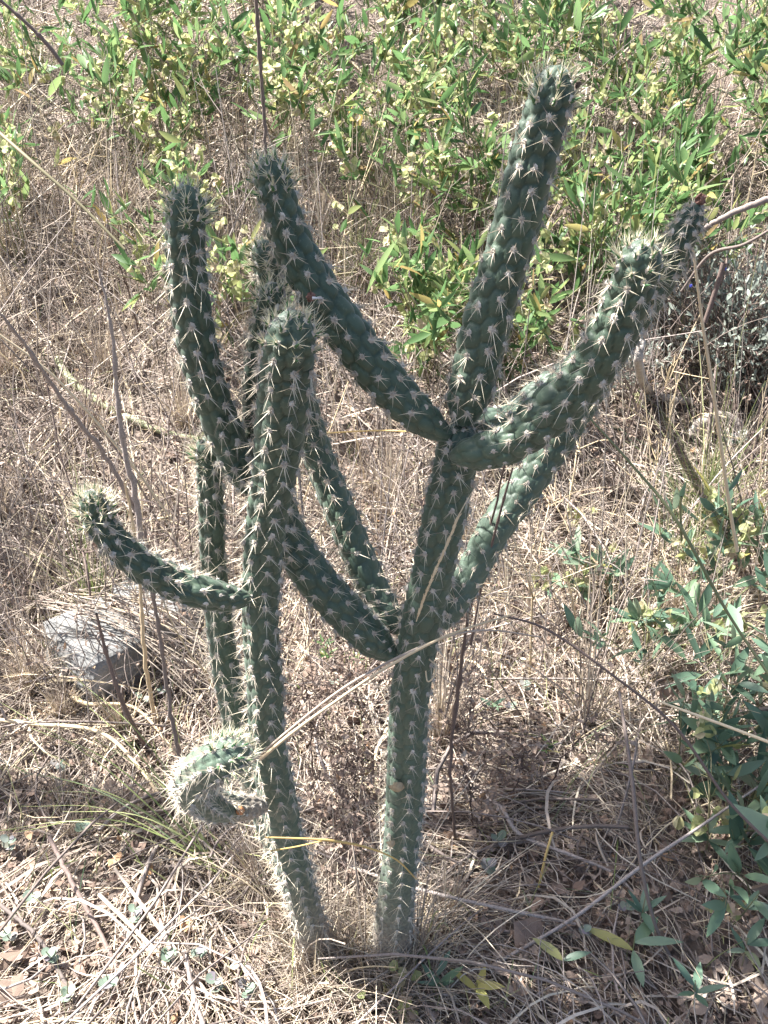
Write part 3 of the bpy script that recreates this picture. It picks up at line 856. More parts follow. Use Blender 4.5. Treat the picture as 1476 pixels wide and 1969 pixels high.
GR = "low blue-green shrubs on the right"
LOW = [
 (1400, 1420, .30, .24, 7, 6, 6, "low blue-green shrub in shade at the right edge, level with the curled arm"),
 (1240, 1330, .24, .18, 5, 5, 8, "small open low shrub right of the trunk above the shaded straw"),
 (1340, 1230, .26, .22, 6, 5, 10, "open low shrub with tan capsules midway up the right side"),
 (1460, 1160, .30, .20, 6, 5, 8, "low shrub at the right edge just below the curved dead branch"),
 (1150, 1170, .16, .14, 4, 4, 6, "smallest low shrub, nearest to the rear right arm"),
 (1430, 1560, .22, .18, 6, 5, 0, "dark low shrub at the right edge beside the long thin runner"),
 (1290, 1500, .18, .16, 5, 4, 3, "little blue-green shrub in the shaded straw left of the edge shrubs"),
 (1370, 1640, .20, .18, 5, 4, 4, "low leafy shrub at the right, above the lowest sprigs"),
 (1460, 1740, .20, .16, 5, 4, 2, "lowest blue-green shrub, cut by the right edge"),
]
for i, (px, py, H, sp, ns, ntw, cp, lab) in enumerate(LOW):
    sp *= 1.3
    g = G(px, py)
    grow_shrub("low_shrub", lab, "shrub", (g.x, g.y), H, sp, ns, ntw, .062, LB, [M_leafB], 200 + i, GR, caps=cp * 3, leaf_density=.5, stem_r=.0018, caps_size=.024)

# small sprigs and seedlings
def sprig(px, py, n, L, label, tm, mats, seed, h=.05, spread=1.0, name="seedling", cat="seedling", up=.35, group=None, stemm=None):
    r = np.random.default_rng(seed)
    g = G(px, py); base = Vector((g.x, g.y, float(gz(g.x, g.y))))
    root = thing(name, label, cat, base, group)
    h = h + .035
    top = np.array([r.normal(0, .01), r.normal(0, .01), h])
    c = curve([(0, 0, -.01), top * .5 + r.normal(0, .003, 3), top], 6)
    V, F = tubes(c[None], np.linspace(.0014, .0008, 6)[None], 5)
    o = link("stem", mesh("stem", V, F, np.zeros(len(F)), [stemm or M_gstem], True), root)
    for k in range(n):
        a = k * 2.4 + r.uniform(-.3, .3); t = r.uniform(.4, 1)
        p = c[max(3, min(int(t * 5), 5))]
        d = np.array([math.cos(a) * spread, math.sin(a) * spread, up + r.normal() * .15])
        m = frames([p], [d], [[0, 0, 1]], [L * r.uniform(.65, 1.1)])[0]
        o = bpy.data.objects.new("leaf", tm[int(r.integers(0, len(tm)))][1]); COL.objects.link(o); o.parent = root; o.matrix_local = Matrix(m.tolist())
    return root
sprig(1205, 1868, 4, .085, "seedling of four long blue-green leaves near the bottom right", LB, [M_leafB], 1, .045, up=.1)
sprig(1075, 1868, 2, .06, "two-leaved seedling left of the four-leaved seedling", LB, [M_leafB], 2, .03)
sprig(1395, 1790, 6, .05, "leafy seedling at the lower right edge", LB, [M_leafB], 3, .10)
sprig(1350, 1655, 7, .065, "sprig of broad pale-ribbed leaves under the yellow capsules at the right", LB, [M_leafB], 4, .06)
sprig(948, 1392, 5, .035, "small seedling right of the tall trunk, midway up", LB, [M_leafB], 5, .05)
sprig(1048, 1480, 6, .03, "bright five-leaved seedling among straw right of the trunk", LA, [M_leafA], 6, .03, up=.3)
sprig(1225, 1800, 5, .05, "upright leafy sprig above the long-leaved seedling", LB, [M_leafB], 7, .07, up=.8)
sprig(640, 1300, 22, .035, "clump of small green leaves between the two trunks", LA, [M_leafA], 8, .09, up=.5)
sprig(690, 1310, 10, .03, "green seedling touching the foot of the low arm", LA, [M_leafA], 9, .05, up=.5)
sprig(925, 1930, 4, .052, "bright yellow-leaved seedling at the bottom right of the trunk foot", LY, [M_yel], 10, .03, up=.5)
sprig(835, 1940, 6, .05, "green seedling between the capsules and the yellow leaves at the bottom", LB, [M_leafB], 11, .05, up=.7)
sprig(1420, 1880, 5, .05, "pale green sprig low at the right edge", LB, [M_leafB], 12, .05, up=.7)
sprig(150, 1000, 6, .03, "seedling of small green leaves left of the curling arm", LA, [M_leafA], 13, .06, up=.5)
sprig(1400, 880, 6, .045, "round-leaved seedling below the curved dead branch", LC, [M_clover], 14, .06, up=.5)
sprig(1330, 1945, 5, .05, "sprig cut by the bottom edge at the right", LB, [M_leafB], 15, .06, up=.6)
for i, (px, py) in enumerate([(325, 1350), (285, 1375), (165, 1625), (265, 1790), (60, 1760), (110, 1870), (390, 1870), (430, 1920), (215, 1935), (20, 1660), (640, 1340), (1010, 1350), (985, 1385), (950, 1640), (940, 1700), (1190, 1760), (1120, 1830), (320, 1880), (150, 1935), (480, 1950), (130, 1500), (30, 1820)]):
    sprig(px, py, 6, .017, "tiny creeping herb with rounded grey-green leaves in the litter", LC, [M_clover], 40 + i, .03, name="creeping_herb", cat="herb", up=.5, group="tiny creeping herbs in the litter")
# clusters of papery capsules lying or growing low
def capsule_sprig(px, py, n, size, label, seed, h=.06, wide=.02):
    r = np.random.default_rng(seed); g = G(px, py); base = Vector((g.x, g.y, float(gz(g.x, g.y))))
    root = thing("capsule_sprig", label, "sprig", base)
    top = np.array([0, 0, h]); c = curve([(0, 0, -.01), top * .5, top], 5)
    V, F = tubes(c[None], np.full((1, 5), .0011), 4); link("stem", mesh("stem", V, F, np.zeros(len(F)), [M_gstem], True), root)
    for k in range(n):
        p = top + r.normal(0, 1, 3) * [wide, wide, wide * .6]
        m = frames([p], [r.normal(0, .7, 3) + [0, -.3, -.3]], [r.normal(size=3)], [size * r.uniform(.7, 1.2)])[0]
        o = bpy.data.objects.new("seed_capsule", CP[int(r.integers(0, 4))][1]); COL.objects.link(o); o.parent = root; o.matrix_local = Matrix(m.tolist())
capsule_sprig(772, 1950, 12, .022, "cluster of papery yellow capsules at the bottom under the trunk", 1, .07, .025)
capsule_sprig(1330, 1640, 11, .022, "cluster of yellow-green capsules over broad leaves at the right", 2, .09, .022)
capsule_sprig(1345, 1140, 9, .022, "cluster of tan papery capsules in the right hand low shrub", 3, .12, .022)
capsule_sprig(1110, 1060, 9, .022, "bright sunlit pair of capsule bunches right of the rear arm", 4, .12, .024)
capsule_sprig(1400, 1790, 5, .017, "few pale capsules on a sprig at the lower right edge", 5, .08, .02)
capsule_sprig(1455, 1010, 5, .02, "orange capsules at the right edge", 6, .10, .02)
capsule_sprig(1205, 850, 6, .02, "few green capsules just below the thick right arm", 7, .15, .025)

# grey shrub with blue flowers at right
g = G(1400, 790)
grow_shrub("grey_shrub", "dark twiggy grey-leaved bush with tiny blue flowers at the right edge", "shrub", (g.x + .04, g.y + .0), .44, .40, 75, 14, .019, LS, [M_sage], 300, leaf_density=.8, m_stem=M_twigd, stem_r=.0026, flowers=8, start=.05)
grow_shrub("grey_shrub", "small grey twiggy bush with few leaves behind the thick right arm", "shrub", (g.x - .30, g.y + .0), .28, .24, 26, 9, .015, LS, [M_sage], 301, leaf_density=.5, m_stem=M_twig, stem_r=.0018)

# ------------------------------------------------------------------ single sticks, stalks and branches
def stick(name, label, cat, pts, m, sides=7, n=40, knots=0, group=None, wob=.0, seed=1, side=()):
    """pts: (px,py,depth or 'g'[+dz],width px)"""
    r = np.random.default_rng(seed); C = []; rad = []
    for a, b, y, w_ in pts:
        if isinstance(y, str):
            p = G(a, b, float(y[1:] or 0))
        else: p = P(a, b, y)
        C.append(p); rad.append(w_ * .5 / FPX * depth_of(p))
    c, q = curve(C, n, rad)
    c = c + r.normal(0, wob, c.shape)
    for k in range(knots):
        i = int(r.integers(2, n - 2)); q[i] *= 1.5
    md = MD(); md.add(*tubes(c[None], np.maximum(q, .0003)[None], sides), 0)
    base = C[0]
    o = obj(name, md, [m], None, base)
    return tag(o, label, cat, group)

stick("dry_stalk", "long bare grey-brown stalk rising out of the top behind the upright spiny arm", "stalk", [(512, 330, 1.9, 7), (508, 230, 1.88, 7), (500, 120, 1.85, 7), (488, -60, 1.8, 7)], M_twig, knots=4, wob=.0006)
stick("dry_stalk", "long pale straw lying across the trunks from the curled arm to the upper right", "stalk", [(500, 1460, yl - .20, 7), (560, 1410, yl - .19, 7), (640, 1352, yl - .17, 6), (740, 1285, y0 - .11, 6), (860, 1222, y0 - .07, 5), (990, 1180, y0 + .02, 4)], M_pale)
stick("dry_stalk", "thin straw crossing below the first long straw to the right", "stalk", [(480, 1470, yl - .20, 5), (560, 1400, yl - .18, 5), (680, 1310, yl - .15, 5), (830, 1235, y0 - .06, 5), (930, 1212, y0 - .03, 4), (1040, 1225, y0 + .1, 3)], M_straw)
stick("golden_stalk", "golden grass stalk crossing the left trunk near its foot, the longer one", "stalk", [(508, 1610, yl - .14, 3), (590, 1613, yl - .13, 4), (640, 1617, yl - .12, 5), (700, 1628, yl - .1, 4), (760, 1652, yl - .07, 3), (800, 1690, yl - .04, 3)], M_gold)
stick("golden_stalk", "short golden stalk sloping from the left trunk, lower of the pair", "stalk", [(520, 1636, yl - .14, 3), (570, 1628, yl - .13, 3), (630, 1614, yl - .12, 3)], M_gold)
stick("grass_stalk", "tall pale yellow grass stalk standing upright at the right side", "stalk", [(1417, 1060, 1.25, 7), (1400, 960, 1.25, 7), (1375, 780, 1.24, 7), (1350, 620, 1.23, 6), (1335, 500, 1.22, 5), (1325, 440, 1.21, 3)], M_pale)
stick("twig", "dark bare twig slanting in at the top left corner", "twig", [(120, 125, 2.2, 8), (90, 85, 2.2, 8), (40, 35, 2.2, 7), (-60, -50, 2.2, 6)], M_twigd, knots=3)
stick("twig", "long green-brown stem slanting down from the left edge", "twig", [(-30, 230, 2.3, 7), (60, 310, 2.2, 7), (150, 390, 2.15, 6), (240, 480, 2.1, 5)], M_gstem)
stick("branch", "smooth green-grey branch lying on the ground at the left", "branch", [(110, 690, 'g.02', 14), (135, 730, 'g.03', 16), (180, 765, 'g.03', 15), (240, 800, 'g.02', 14), (330, 835, 'g.02', 12), (420, 850, 'g.01', 10)], mat("green_branch", [(0, (.28, .30, .18)), (1, (.32, .33, .2))], .7, noise_mix=.4, noise_scale=60, dark=(.16, .17, .1)), sides=10)
stick("branch", "thick curved grey dead branch on the shaded ground at the right", "branch", [(1325, 838, 'g.01', 20), (1350, 812, 'g.05', 22), (1385, 800, 'g.06', 22), (1415, 815, 'g.04', 22), (1432, 850, 'g.0', 20)], M_branch, sides=12, wob=.001)
stick("branch", "pale dead branch bending up behind the thick right arm", "branch", [(1330, 772, 'g.02', 14), (1280, 765, 'g.04', 16), (1245, 750, 'g.06', 18), (1228, 700, 1.75, 18), (1235, 650, 1.72, 14), (1250, 590, 1.7, 10)], M_branch, sides=10, wob=.001)
stick("branch", "thin pale branch reaching left from the dead branches", "branch", [(1245, 765, 'g.03', 12), (1200, 755, 'g.02', 10), (1150, 765, 'g.02', 8)], M_branch, sides=8)
stick("branch", "grey branch sloping down from the right edge behind the arm tips", "branch", [(1520, 370, 1.7, 14), (1430, 400, 1.7, 12), (1360, 435, 1.72, 10), (1310, 470, 1.75, 7)], M_twig, sides=8, wob=.001)
stick("twig", "second bent twig below the grey branch at the right edge", "twig", [(1500, 430, 1.75, 5), (1430, 470, 1.75, 6), (1365, 490, 1.8, 7), (1310, 560, 1.85, 5)], M_twig)
stick("dark_stick", "dark stick standing among the grey bush at the right", "stick", [(1355, 620, 1.8, 9), (1375, 560, 1.8, 10), (1392, 505, 1.8, 11)], M_twigd)
stick("weed_stalk", "tall dark branching weed stem just right of the trunk", "weed stem", [(876, 1620, 'g', 6), (868, 1520, y0 + .12, 6), (866, 1440, y0 + .12, 7), (880, 1330, y0 + .12, 8), (892, 1240, y0 + .11, 6), (905, 1150, y0 + .10, 7), (940, 1020, y0 + .08, 5), (970, 890, y0 + .06, 4)], M_twigd, knots=6, wob=.0008)
stick("weed_stalk", "thinner dark stem beside the branching weed stem", "weed stem", [(905, 1240, y0 + .09, 6), (925, 1130, y0 + .08, 5), (955, 1010, y0 + .06, 5), (985, 900, y0 + .05, 4)], M_twigd, knots=3)
stick("weed_stalk", "curved brown stem crossing the middle left from the curling arm upward", "weed stem", [(272, 1050, 1.5, 11), (262, 960, 1.48, 12), (240, 870, 1.46, 10), (225, 760, 1.44, 8), (215, 640, 1.42, 6), (190, 520, 1.4, 4)], M_twig, knots=5, wob=.001)
stick("weed_stalk", "long pale bent stem leaning left above the curling arm", "weed stem", [(270, 1000, 1.5, 8), (205, 880, 1.45, 9), (150, 810, 1.4, 9), (100, 740, 1.36, 8), (30, 640, 1.3, 6), (-40, 560, 1.25, 5)], M_twig, knots=4, wob=.001)
stick("weed_stalk", "thick brown weed stem standing right of the concrete block", "weed stem", [(350, 1480, 'g', 10), (325, 1350, 1.38, 8), (308, 1230, 1.36, 7), (290, 1120, 1.34, 7), (278, 1020, 1.32, 6)], M_twig, knots=5, wob=.001)
stick("weed_stalk", "pale weed stem standing in front of the concrete block's shaded side", "weed stem", [(300, 1400, 'g', 8), (278, 1260, 1.42, 8), (272, 1170, 1.40, 7), (262, 1050, 1.38, 6), (240, 930, 1.35, 5)], M_pale, knots=3, wob=.0008)
stick("weed_stalk", "leaning dark weed stem before the concrete block", "weed stem", [(280, 1440, 'g', 8), (235, 1350, 1.30, 8), (205, 1260, 1.28, 7), (185, 1180, 1.26, 5)], M_twigd, knots=4)
stick("dry_stalk", "thick cream straw lying in from the left edge, bent at its end", "stalk", [(-40, 1380, 'g.06', 8), (60, 1392, 'g.07', 8), (200, 1412, 'g.08', 8), (300, 1520, 'g.03', 6), (340, 1600, 'g.01', 5)], M_pale)
stick("dry_stalk", "cream straw pointing down from the concrete block", "stalk", [(138, 1340, 'g.05', 12), (170, 1354, 'g.05', 9), (260, 1362, 'g.05', 6), (340, 1450, 'g.03', 5), (420, 1530, 'g.02', 5)], M_pale)
stick("fallen_stalk", "dark fallen stem leaning down through the bottom left litter", "weed stem", [(95, 1610, 'g.09', 9), (140, 1700, 'g.06', 9), (200, 1810, 'g.03', 9), (270, 1969, 'g.01', 9)], M_twigd, wob=.0006)
stick("fallen_stalk", "brown fallen stem at the bottom left edge", "weed stem", [(0, 1740, 'g.06', 8), (70, 1800, 'g.05', 8), (120, 1880, 'g.03', 8), (180, 1990, 'g.01', 8)], M_twig, wob=.0006)
stick("fallen_stalk", "long pale fallen stem running to the bottom centre", "weed stem", [(190, 1720, 'g.05', 8), (290, 1820, 'g.03', 9), (370, 1920, 'g.02', 9), (420, 1990, 'g.01', 9)], M_straw)
stick("fallen_stalk", "upper pale fallen stem parallel to the long one", "weed stem", [(220, 1670, 'g.05', 7), (310, 1790, 'g.04', 8), (390, 1900, 'g.03', 8), (450, 1990, 'g.01', 7)], M_straw)
stick("runner", "curved brown runner arching through the lower right litter", "runner", [(925, 1525, 'g.04', 8), (965, 1555, 'g.06', 8), (1000, 1605, 'g.05', 8), (1100, 1645, 'g.04', 7), (1180, 1680, 'g.02', 6), (1230, 1730, 'g.01', 5)], M_twig)
stick("runner", "long thin runner rising from the bottom towards the right shrub", "runner", [(940, 1860, 'g.02', 7), (1010, 1820, 'g.03', 7), (1110, 1760, 'g.05', 7), (1240, 1660, 'g.08', 7), (1330, 1600, 'g.10', 6), (1476, 1500, 'g.14', 4)], M_twig)
stick("dry_stalk", "bent brown stalk leaning down the right side over the litter", "stalk", [(1300, 1860, 'g.0', 7), (1260, 1780, 'g.08', 7), (1230, 1650, 'g.18', 8), (1215, 1500, 'g.25', 8), (1190, 1330, 'g.3', 6)], M_twig)
stick("dry_stalk", "long straight green-brown stalk slanting down from beneath the thick right arm", "stalk", [(1130, 800, 1.3, 4), (1220, 900, 1.25, 5), (1300, 1000, 1.2, 7), (1400, 1180, 1.15, 6), (1500, 1330, 1.1, 5)], M_gstem)
stick("dry_stalk", "long thin dark stalk sloping down from the trunk to the lower right", "stalk", [(950, 1180, 1.12, 4), (1050, 1210, 1.12, 5), (1180, 1300, 1.08, 5), (1300, 1400, 1.05, 6), (1400, 1540, 1.0, 6), (1500, 1640, .95, 6)], M_twigd)
stick("dry_stalk", "bright cream straw at the right edge sloping gently down", "stalk", [(1270, 1350, 1.1, 5), (1380, 1390, 1.06, 6), (1500, 1435, 1.0, 7)], M_pale)
stick("dry_stalk", "thin golden stalk standing in the litter right of the trunk", "stalk", [(1035, 1710, 'g', 5), (1048, 1650, 'g.06', 5), (1062, 1600, 'g.1', 5)], M_gold)
stick("dry_stalk", "fine white straw running from the left edge over the left branch", "stalk", [(-20, 630, 1.6, 5), (110, 730, 1.6, 5), (250, 890, 1.6, 5), (330, 1000, 1.6, 4)], M_pale)
stick("green_stalk", "bent green stem standing in the low shrubs at the right", "stem", [(1310, 1040, 1.2, 5), (1308, 975, 1.2, 5), (1310, 955, 1.2, 5)], M_gstem)
stick("dry_stalk", "thin yellow straw running left from the fork of the right cactus", "stalk", [(460, 850, 1.25, 3), (600, 835, 1.2, 3), (740, 828, 1.1, 3), (860, 838, 1.0, 3)], M_gold)
stick("tendril", "pale hooked tendril at the right cactus trunk", "tendril", [(818, 1290, y0 - .03, 3), (822, 1310, y0 - .04, 3), (833, 1302, y0 - .04, 3), (838, 1280, y0 - .03, 3), (825, 1268, y0 - .02, 3)], M_pale)

# grass seed head leaning on the trunk
def seed_head():
    pts = [P(800, 1195, y0 - .05), P(815, 1150, y0 - .055), P(840, 1090, y0 - .06), P(862, 1040, y0 - .055), P(885, 985, y0 - .05), P(920, 925, y0 - .02)]
    c = curve(pts, 60); base = Vector(c[0])
    root = thing("grass_seed_head", "slender pale grass seed head leaning against the right trunk", "grass", base)
    V, F = tubes(c[None], np.full((1, 60), .0006), 4)
    md = MD().add(V, F, 0); obj("stalk", md, [M_pale], root, base)
    md = MD()
    for i in range(2, 46):
        T = unit(c[i + 1] - c[i]); 
        for sgn in (-1, 1):
            d = unit(T * 1.0 + np.array([sgn * .22, -.08, 0]) + rng.normal(0, .08, 3))
            a = c[i]; m = a + d * .003; e = a + d * .0075
            x = unit(np.cross(d, [0, 1, 0])) * .0009
            md.add([a, m - x, m + x, e], [(0, 1, 2), (1, 3, 2)], 0)
    obj("seeds", md, [M_pale], root, base, smooth=False)
seed_head()

# ------------------------------------------------------------------ concrete block
def concrete_block():
    """broken slab-like block: front face lit, right face shaded, chipped edges"""
    c = G(215, 1350); y = c.y
    lo = [G(110, 1300), G(228, 1368), G(330, 1310)]
    W_, D_, H_ = .21, .16, .18
    n = 14
    r = np.random.default_rng(9)
    import itertools
    md = MD()
    faces = []
    def face(o, u, v, nu, nv):
        U, Vv = np.meshgrid(np.linspace(0, 1, nu), np.linspace(0, 1, nv))
        p = np.array(o) + U[..., None] * np.array(u) + Vv[..., None] * np.array(v)
        idx = np.arange(nu * nv).reshape(nv, nu)
        a, b, c_, d = idx[:-1, :-1], idx[:-1, 1:], idx[1:, 1:], idx[1:, :-1]
        F = np.concatenate([np.stack([a, b, c_], -1).reshape(-1, 3), np.stack([a, c_, d], -1).reshape(-1, 3)])
        md.add(p.reshape(-1, 3), F, 0)
    h = np.array([W_, D_, H_]) / 2
    face([-h[0], -h[1], -h[2]], [W_, 0, 0], [0, 0, H_], n, n)
    face([h[0], -h[1], -h[2]], [0, D_, 0], [0, 0, H_], n, n)
    face([-h[0], -h[1], h[2]], [W_, 0, 0], [0, D_, 0], n, n)
    face([-h[0], h[1], -h[2]], [0, -D_, 0], [0, 0, H_], n, n)
    face([h[0], h[1], -h[2]], [-W_, 0, 0], [0, 0, H_], n, n)
    V, F, M = md.arrays()
    # rounded, chipped edges: noise displaced by position (identical for shared seam points)
    def nz(p, f, s): return np.sin(p[:, 0] * f + s) * np.sin(p[:, 1] * f * 1.1 + 2 * s) * np.sin(p[:, 2] * f * .93 + 3 * s)
    q = V / h
    m = np.sort(np.abs(q), 1)
    edge = np.clip((m[:, 1] - .86) / .14, 0, 1)
    V = V * (1 - .07 * edge * (.6 + .8 * np.abs(nz(V, 70, 1)))[:])[:, None]
    V += (nz(V, 45, 2) * .004 + nz(V, 130, 5) * .002)[:, None] * unit(V)
    base = Vector((c.x - .045, c.y + .09, float(gz(c.x, c.y)) + H_ * .28))
    o = link("concrete_block", mesh("concrete_block", V, F, M, [M_conc], True))
    o.location = base; o.rotation_euler = (R(-4), R(4), R(-42))
    tag(o, "broken pale grey concrete block half buried in straw at the left", "concrete block")
    # second, darker block piece behind
    o2 = link("concrete_block", mesh("concrete_block", V * [1.1, 1.3, .7], F, M, [M_conc], True))
    o2.location = base + Vector((.13, .20, .0)); o2.rotation_euler = (R(3), R(-4), R(-50))
    tag(o2, "shaded concrete slab lying behind the pale block under a sheaf of straw", "concrete block")
    return base
cb = concrete_block()

# ------------------------------------------------------------------ dead weeds (individual branching dry stems)
def weed(base, H, seed, label, group, lean=(0, 0), m=None, nb=5, r0=.0018, curly=True):
    r = np.random.default_rng(seed)
    b = np.array([base[0], base[1], float(gz(base[0], base[1]))])
    K = 9
    end = np.array([lean[0] + r.normal(0, .12) * H, lean[1] + r.normal(0, .12) * H, H])
    mid = end * .5 + r.normal(0, .05, 3) * H
    c = curve([(0, 0, -.01), mid * [.8, .8, .9], mid, end], K) + r.normal(0, .004, (K, 3)) * (np.arange(K)[:, None] > 0)
    md = MD(); md.add(*tubes(c[None], np.linspace(1, .45, K)[None] * r0, 5), 0)
    tips = [c[-1]]
    br = []
    for j in range(nb):
        t = r.uniform(.3, .95); k = int(t * (K - 1)); p = c[k]
        d = unit(np.array([r.normal(), r.normal(), .9])); L = H * r.uniform(.12, .38)
        e = p + d * L; br.append(curve([p, p + d * L * .5 + r.normal(0, .012, 3), e], 5)); tips.append(e)
        if r.uniform() < .6:
            d2 = unit(d + r.normal(0, .6, 3)); e2 = p + d * L * .5 + d2 * L * .4
            br.append(curve([p + d * L * .5, p + d * L * .5 + d2 * L * .2, e2], 5)); tips.append(e2)
    md.add(*tubes(np.array(br), np.linspace(r0 * .55, r0 * .28, 5)[None] * np.ones((len(br), 1)), 3), 0)
    base_v = Vector(b.tolist())
    root = thing("dry_weed", label, "dry weed", base_v, group)
    V, F, M = md.arrays(); link("stem", mesh("stem", V, F, M, [m or M_twig], True), root)
    if curly:
        md = MD()
        for tp in tips:
            for _ in range(r.integers(1, 4)):
                mm = frames([tp + r.normal(0, .006, 3)], [r.normal(0, 1, 3) + [0, 0, -.8]], [r.normal(size=3)], np.array([[.012, .02, .02]]) * r.uniform(.5, 1.2))
                md.add(*inst(DL[int(r.integers(0, 8))][0], mm))
        V, F, M = md.arrays()
        o = link("shrivelled_leaves", mesh("shrivelled_leaves", V, F, M, [M_dead]), root)
    return root
DK = [(600, 1500, "dark tangled weed low between the trunks, nearest the curled arm"), (690, 1560, "dark tangled weed low between the trunks, close to the right trunk"), (640, 1640, "dark tangled weed low between the trunks, above the golden stalk"), (680, 1740, "dark tangled weed low between the trunk feet"), (640, 1440, "dark tangled weed between the trunks, highest of that row"), (700, 1420, "dark tangled weed behind the long pale straw"), (860, 1500, "dark tangled weed just right of the right trunk"), (910, 1600, "dark tangled weed right of the right trunk's foot"), (980, 1560, "dark tangled weed beside the curved brown runner")]
for i, (px, py, lab) in enumerate(DK):
    g = G(px, py); weed((g.x, g.y), (.22 if py > 1550 else .30), 900 + i, lab, "dark tangled weeds around the trunks", nb=34, m=M_twigd, r0=.0016)
r = np.random.default_rng(77)
GW = "dry branching weeds among the straw"
HAND = [(-.62, 1.45, .38, "tall dry weed with curled dead leaves over the concrete block"), (-.42, 1.62, .42, "dry weed standing between the concrete block and the left cactus"),
        (-.30, 1.50, .5, "dry weed close behind the slender rear stem"), (-.75, 1.7, .5, "dry weed at the left edge above the concrete block"), (.10, 1.38, .55, "dark dry weed between the trunks with shrivelled leaves"),
        (.32, 1.30, .36, "dry weed right of the forked trunk")]
for i, (x, y, H, lab) in enumerate(HAND): weed((x, y), H, 500 + i, lab, GW, nb=8, m=M_twigd if i % 2 else M_twig)
cnt = 0
for i in range(400):
    if cnt >= 170: break
    y = r.uniform(1.35, 3.6); x = r.uniform(-.62, .62) * (y + .5)
    if y < 1.5 and abs(x) < .15: continue
    if x > .4 and y < 1.6: continue
    cnt += 1
    sx, sy, _ = project([x, y, float(gz(x, y))]); sx = float(sx[0]); sy = float(sy[0])
    reg = ("left of the leftmost tall arm" if sx < 340 else "between the left cactus and the right trunk" if sx < 800 else "in the right cactus's fork" if sx < 1000 else "beyond the thick right arm")
    fr = ("high among the shrubs" if sy < 560 else "halfway up the slope" if sy < 800 else "low on the slope")
    weed((x, y), r.uniform(.25, .7), 600 + i, f"thin dry weed {fr}, {reg}", f"dry weeds {fr}, {reg}", lean=(r.normal(0, .08), r.normal(0, .08)), m=(M_twigd, M_twig, M_straw, M_pale)[int(r.choice(4, p=[.25, .35, .25, .15]))], nb=int(r.integers(4, 9)), curly=r.uniform() < .6, r0=r.uniform(.0016, .0034))

# ------------------------------------------------------------------ grass tuft at left, green blades
def tuft(base_px, tips, label, seed, m, wpx=8, name="grass_tuft"):
    r = np.random.default_rng(seed); g = G(*base_px); root = thing(name, label, "grass", g)
    for (px, py, dz) in tips:
        e = G(px, py, dz) if not isinstance(dz, tuple) else P(px, py, dz[0])
        s0 = np.array(g) + r.normal(0, .012, 3) * [1, 1, 0]
        mid = (s0 + np.array(e)) / 2 + [0, 0, .05 + r.uniform(0, .04)]
        c = curve([s0, mid, e], 12)
        w_ = np.linspace(1, .15, 12) * .0018 * r.uniform(.8, 1.3)
        V, F = ribbons(c[None], w_[None], np.array([[[0, 0, 1.]]]) * 1.0)
        link("blade", mesh("blade", V - np.array(g), F, np.zeros(len(F)), [m], True), root)
tuft((440, 1680), [(100, 1250, (1.1,)), (150, 1340, .12), (60, 1400, .12), (10, 1480, .1), (90, 1490, .08), (40, 1550, .06), (180, 1420, .12), (0, 1350, .14), (120, 1560, .06), (220, 1440, .1), (-30, 1600, .05), (30, 1600, .05), (140, 1300, .15), (70, 1520, .04)], "sprawling green-yellow grass tuft fanning left from the left trunk's foot", 5, M_grass)
tuft((570, 1800), [(470, 1640, .08), (520, 1560, .15), (540, 1720, .08), (600, 1900, .02), (650, 1960, .02), (700, 1969, .02), (480, 1800, .04), (460, 1880, .03), (560, 1950, .02), (510, 1690, .1)], "thin green grass around the foot of the left trunk", 6, M_grass)
tuft((1180, 1470), [(1060, 1560, .05), (1120, 1540, .06), (1100, 1460, .08), (1150, 1400, .12), (1250, 1560, .05), (1090, 1510, .05), (1200, 1380, .14), (1290, 1420, .1)], "green grass tuft in the shade under the right hand shrubs", 7, M_grass)
tuft((1400, 1060), [(1370, 880, .2), (1390, 860, .2), (1420, 900, .2), (1340, 1000, .1), (1440, 960, .12), (1300, 1080, .06), (1380, 1000, .12)], "green grass clump at the foot of the pale yellow stalk", 8, M_grass)
tuft((820, 1850), [(860, 1780, .05), (790, 1900, .02), (840, 1940, .02), (740, 1900, .03), (880, 1830, .03)], "sparse green grass at the right trunk's foot", 9, M_grass)

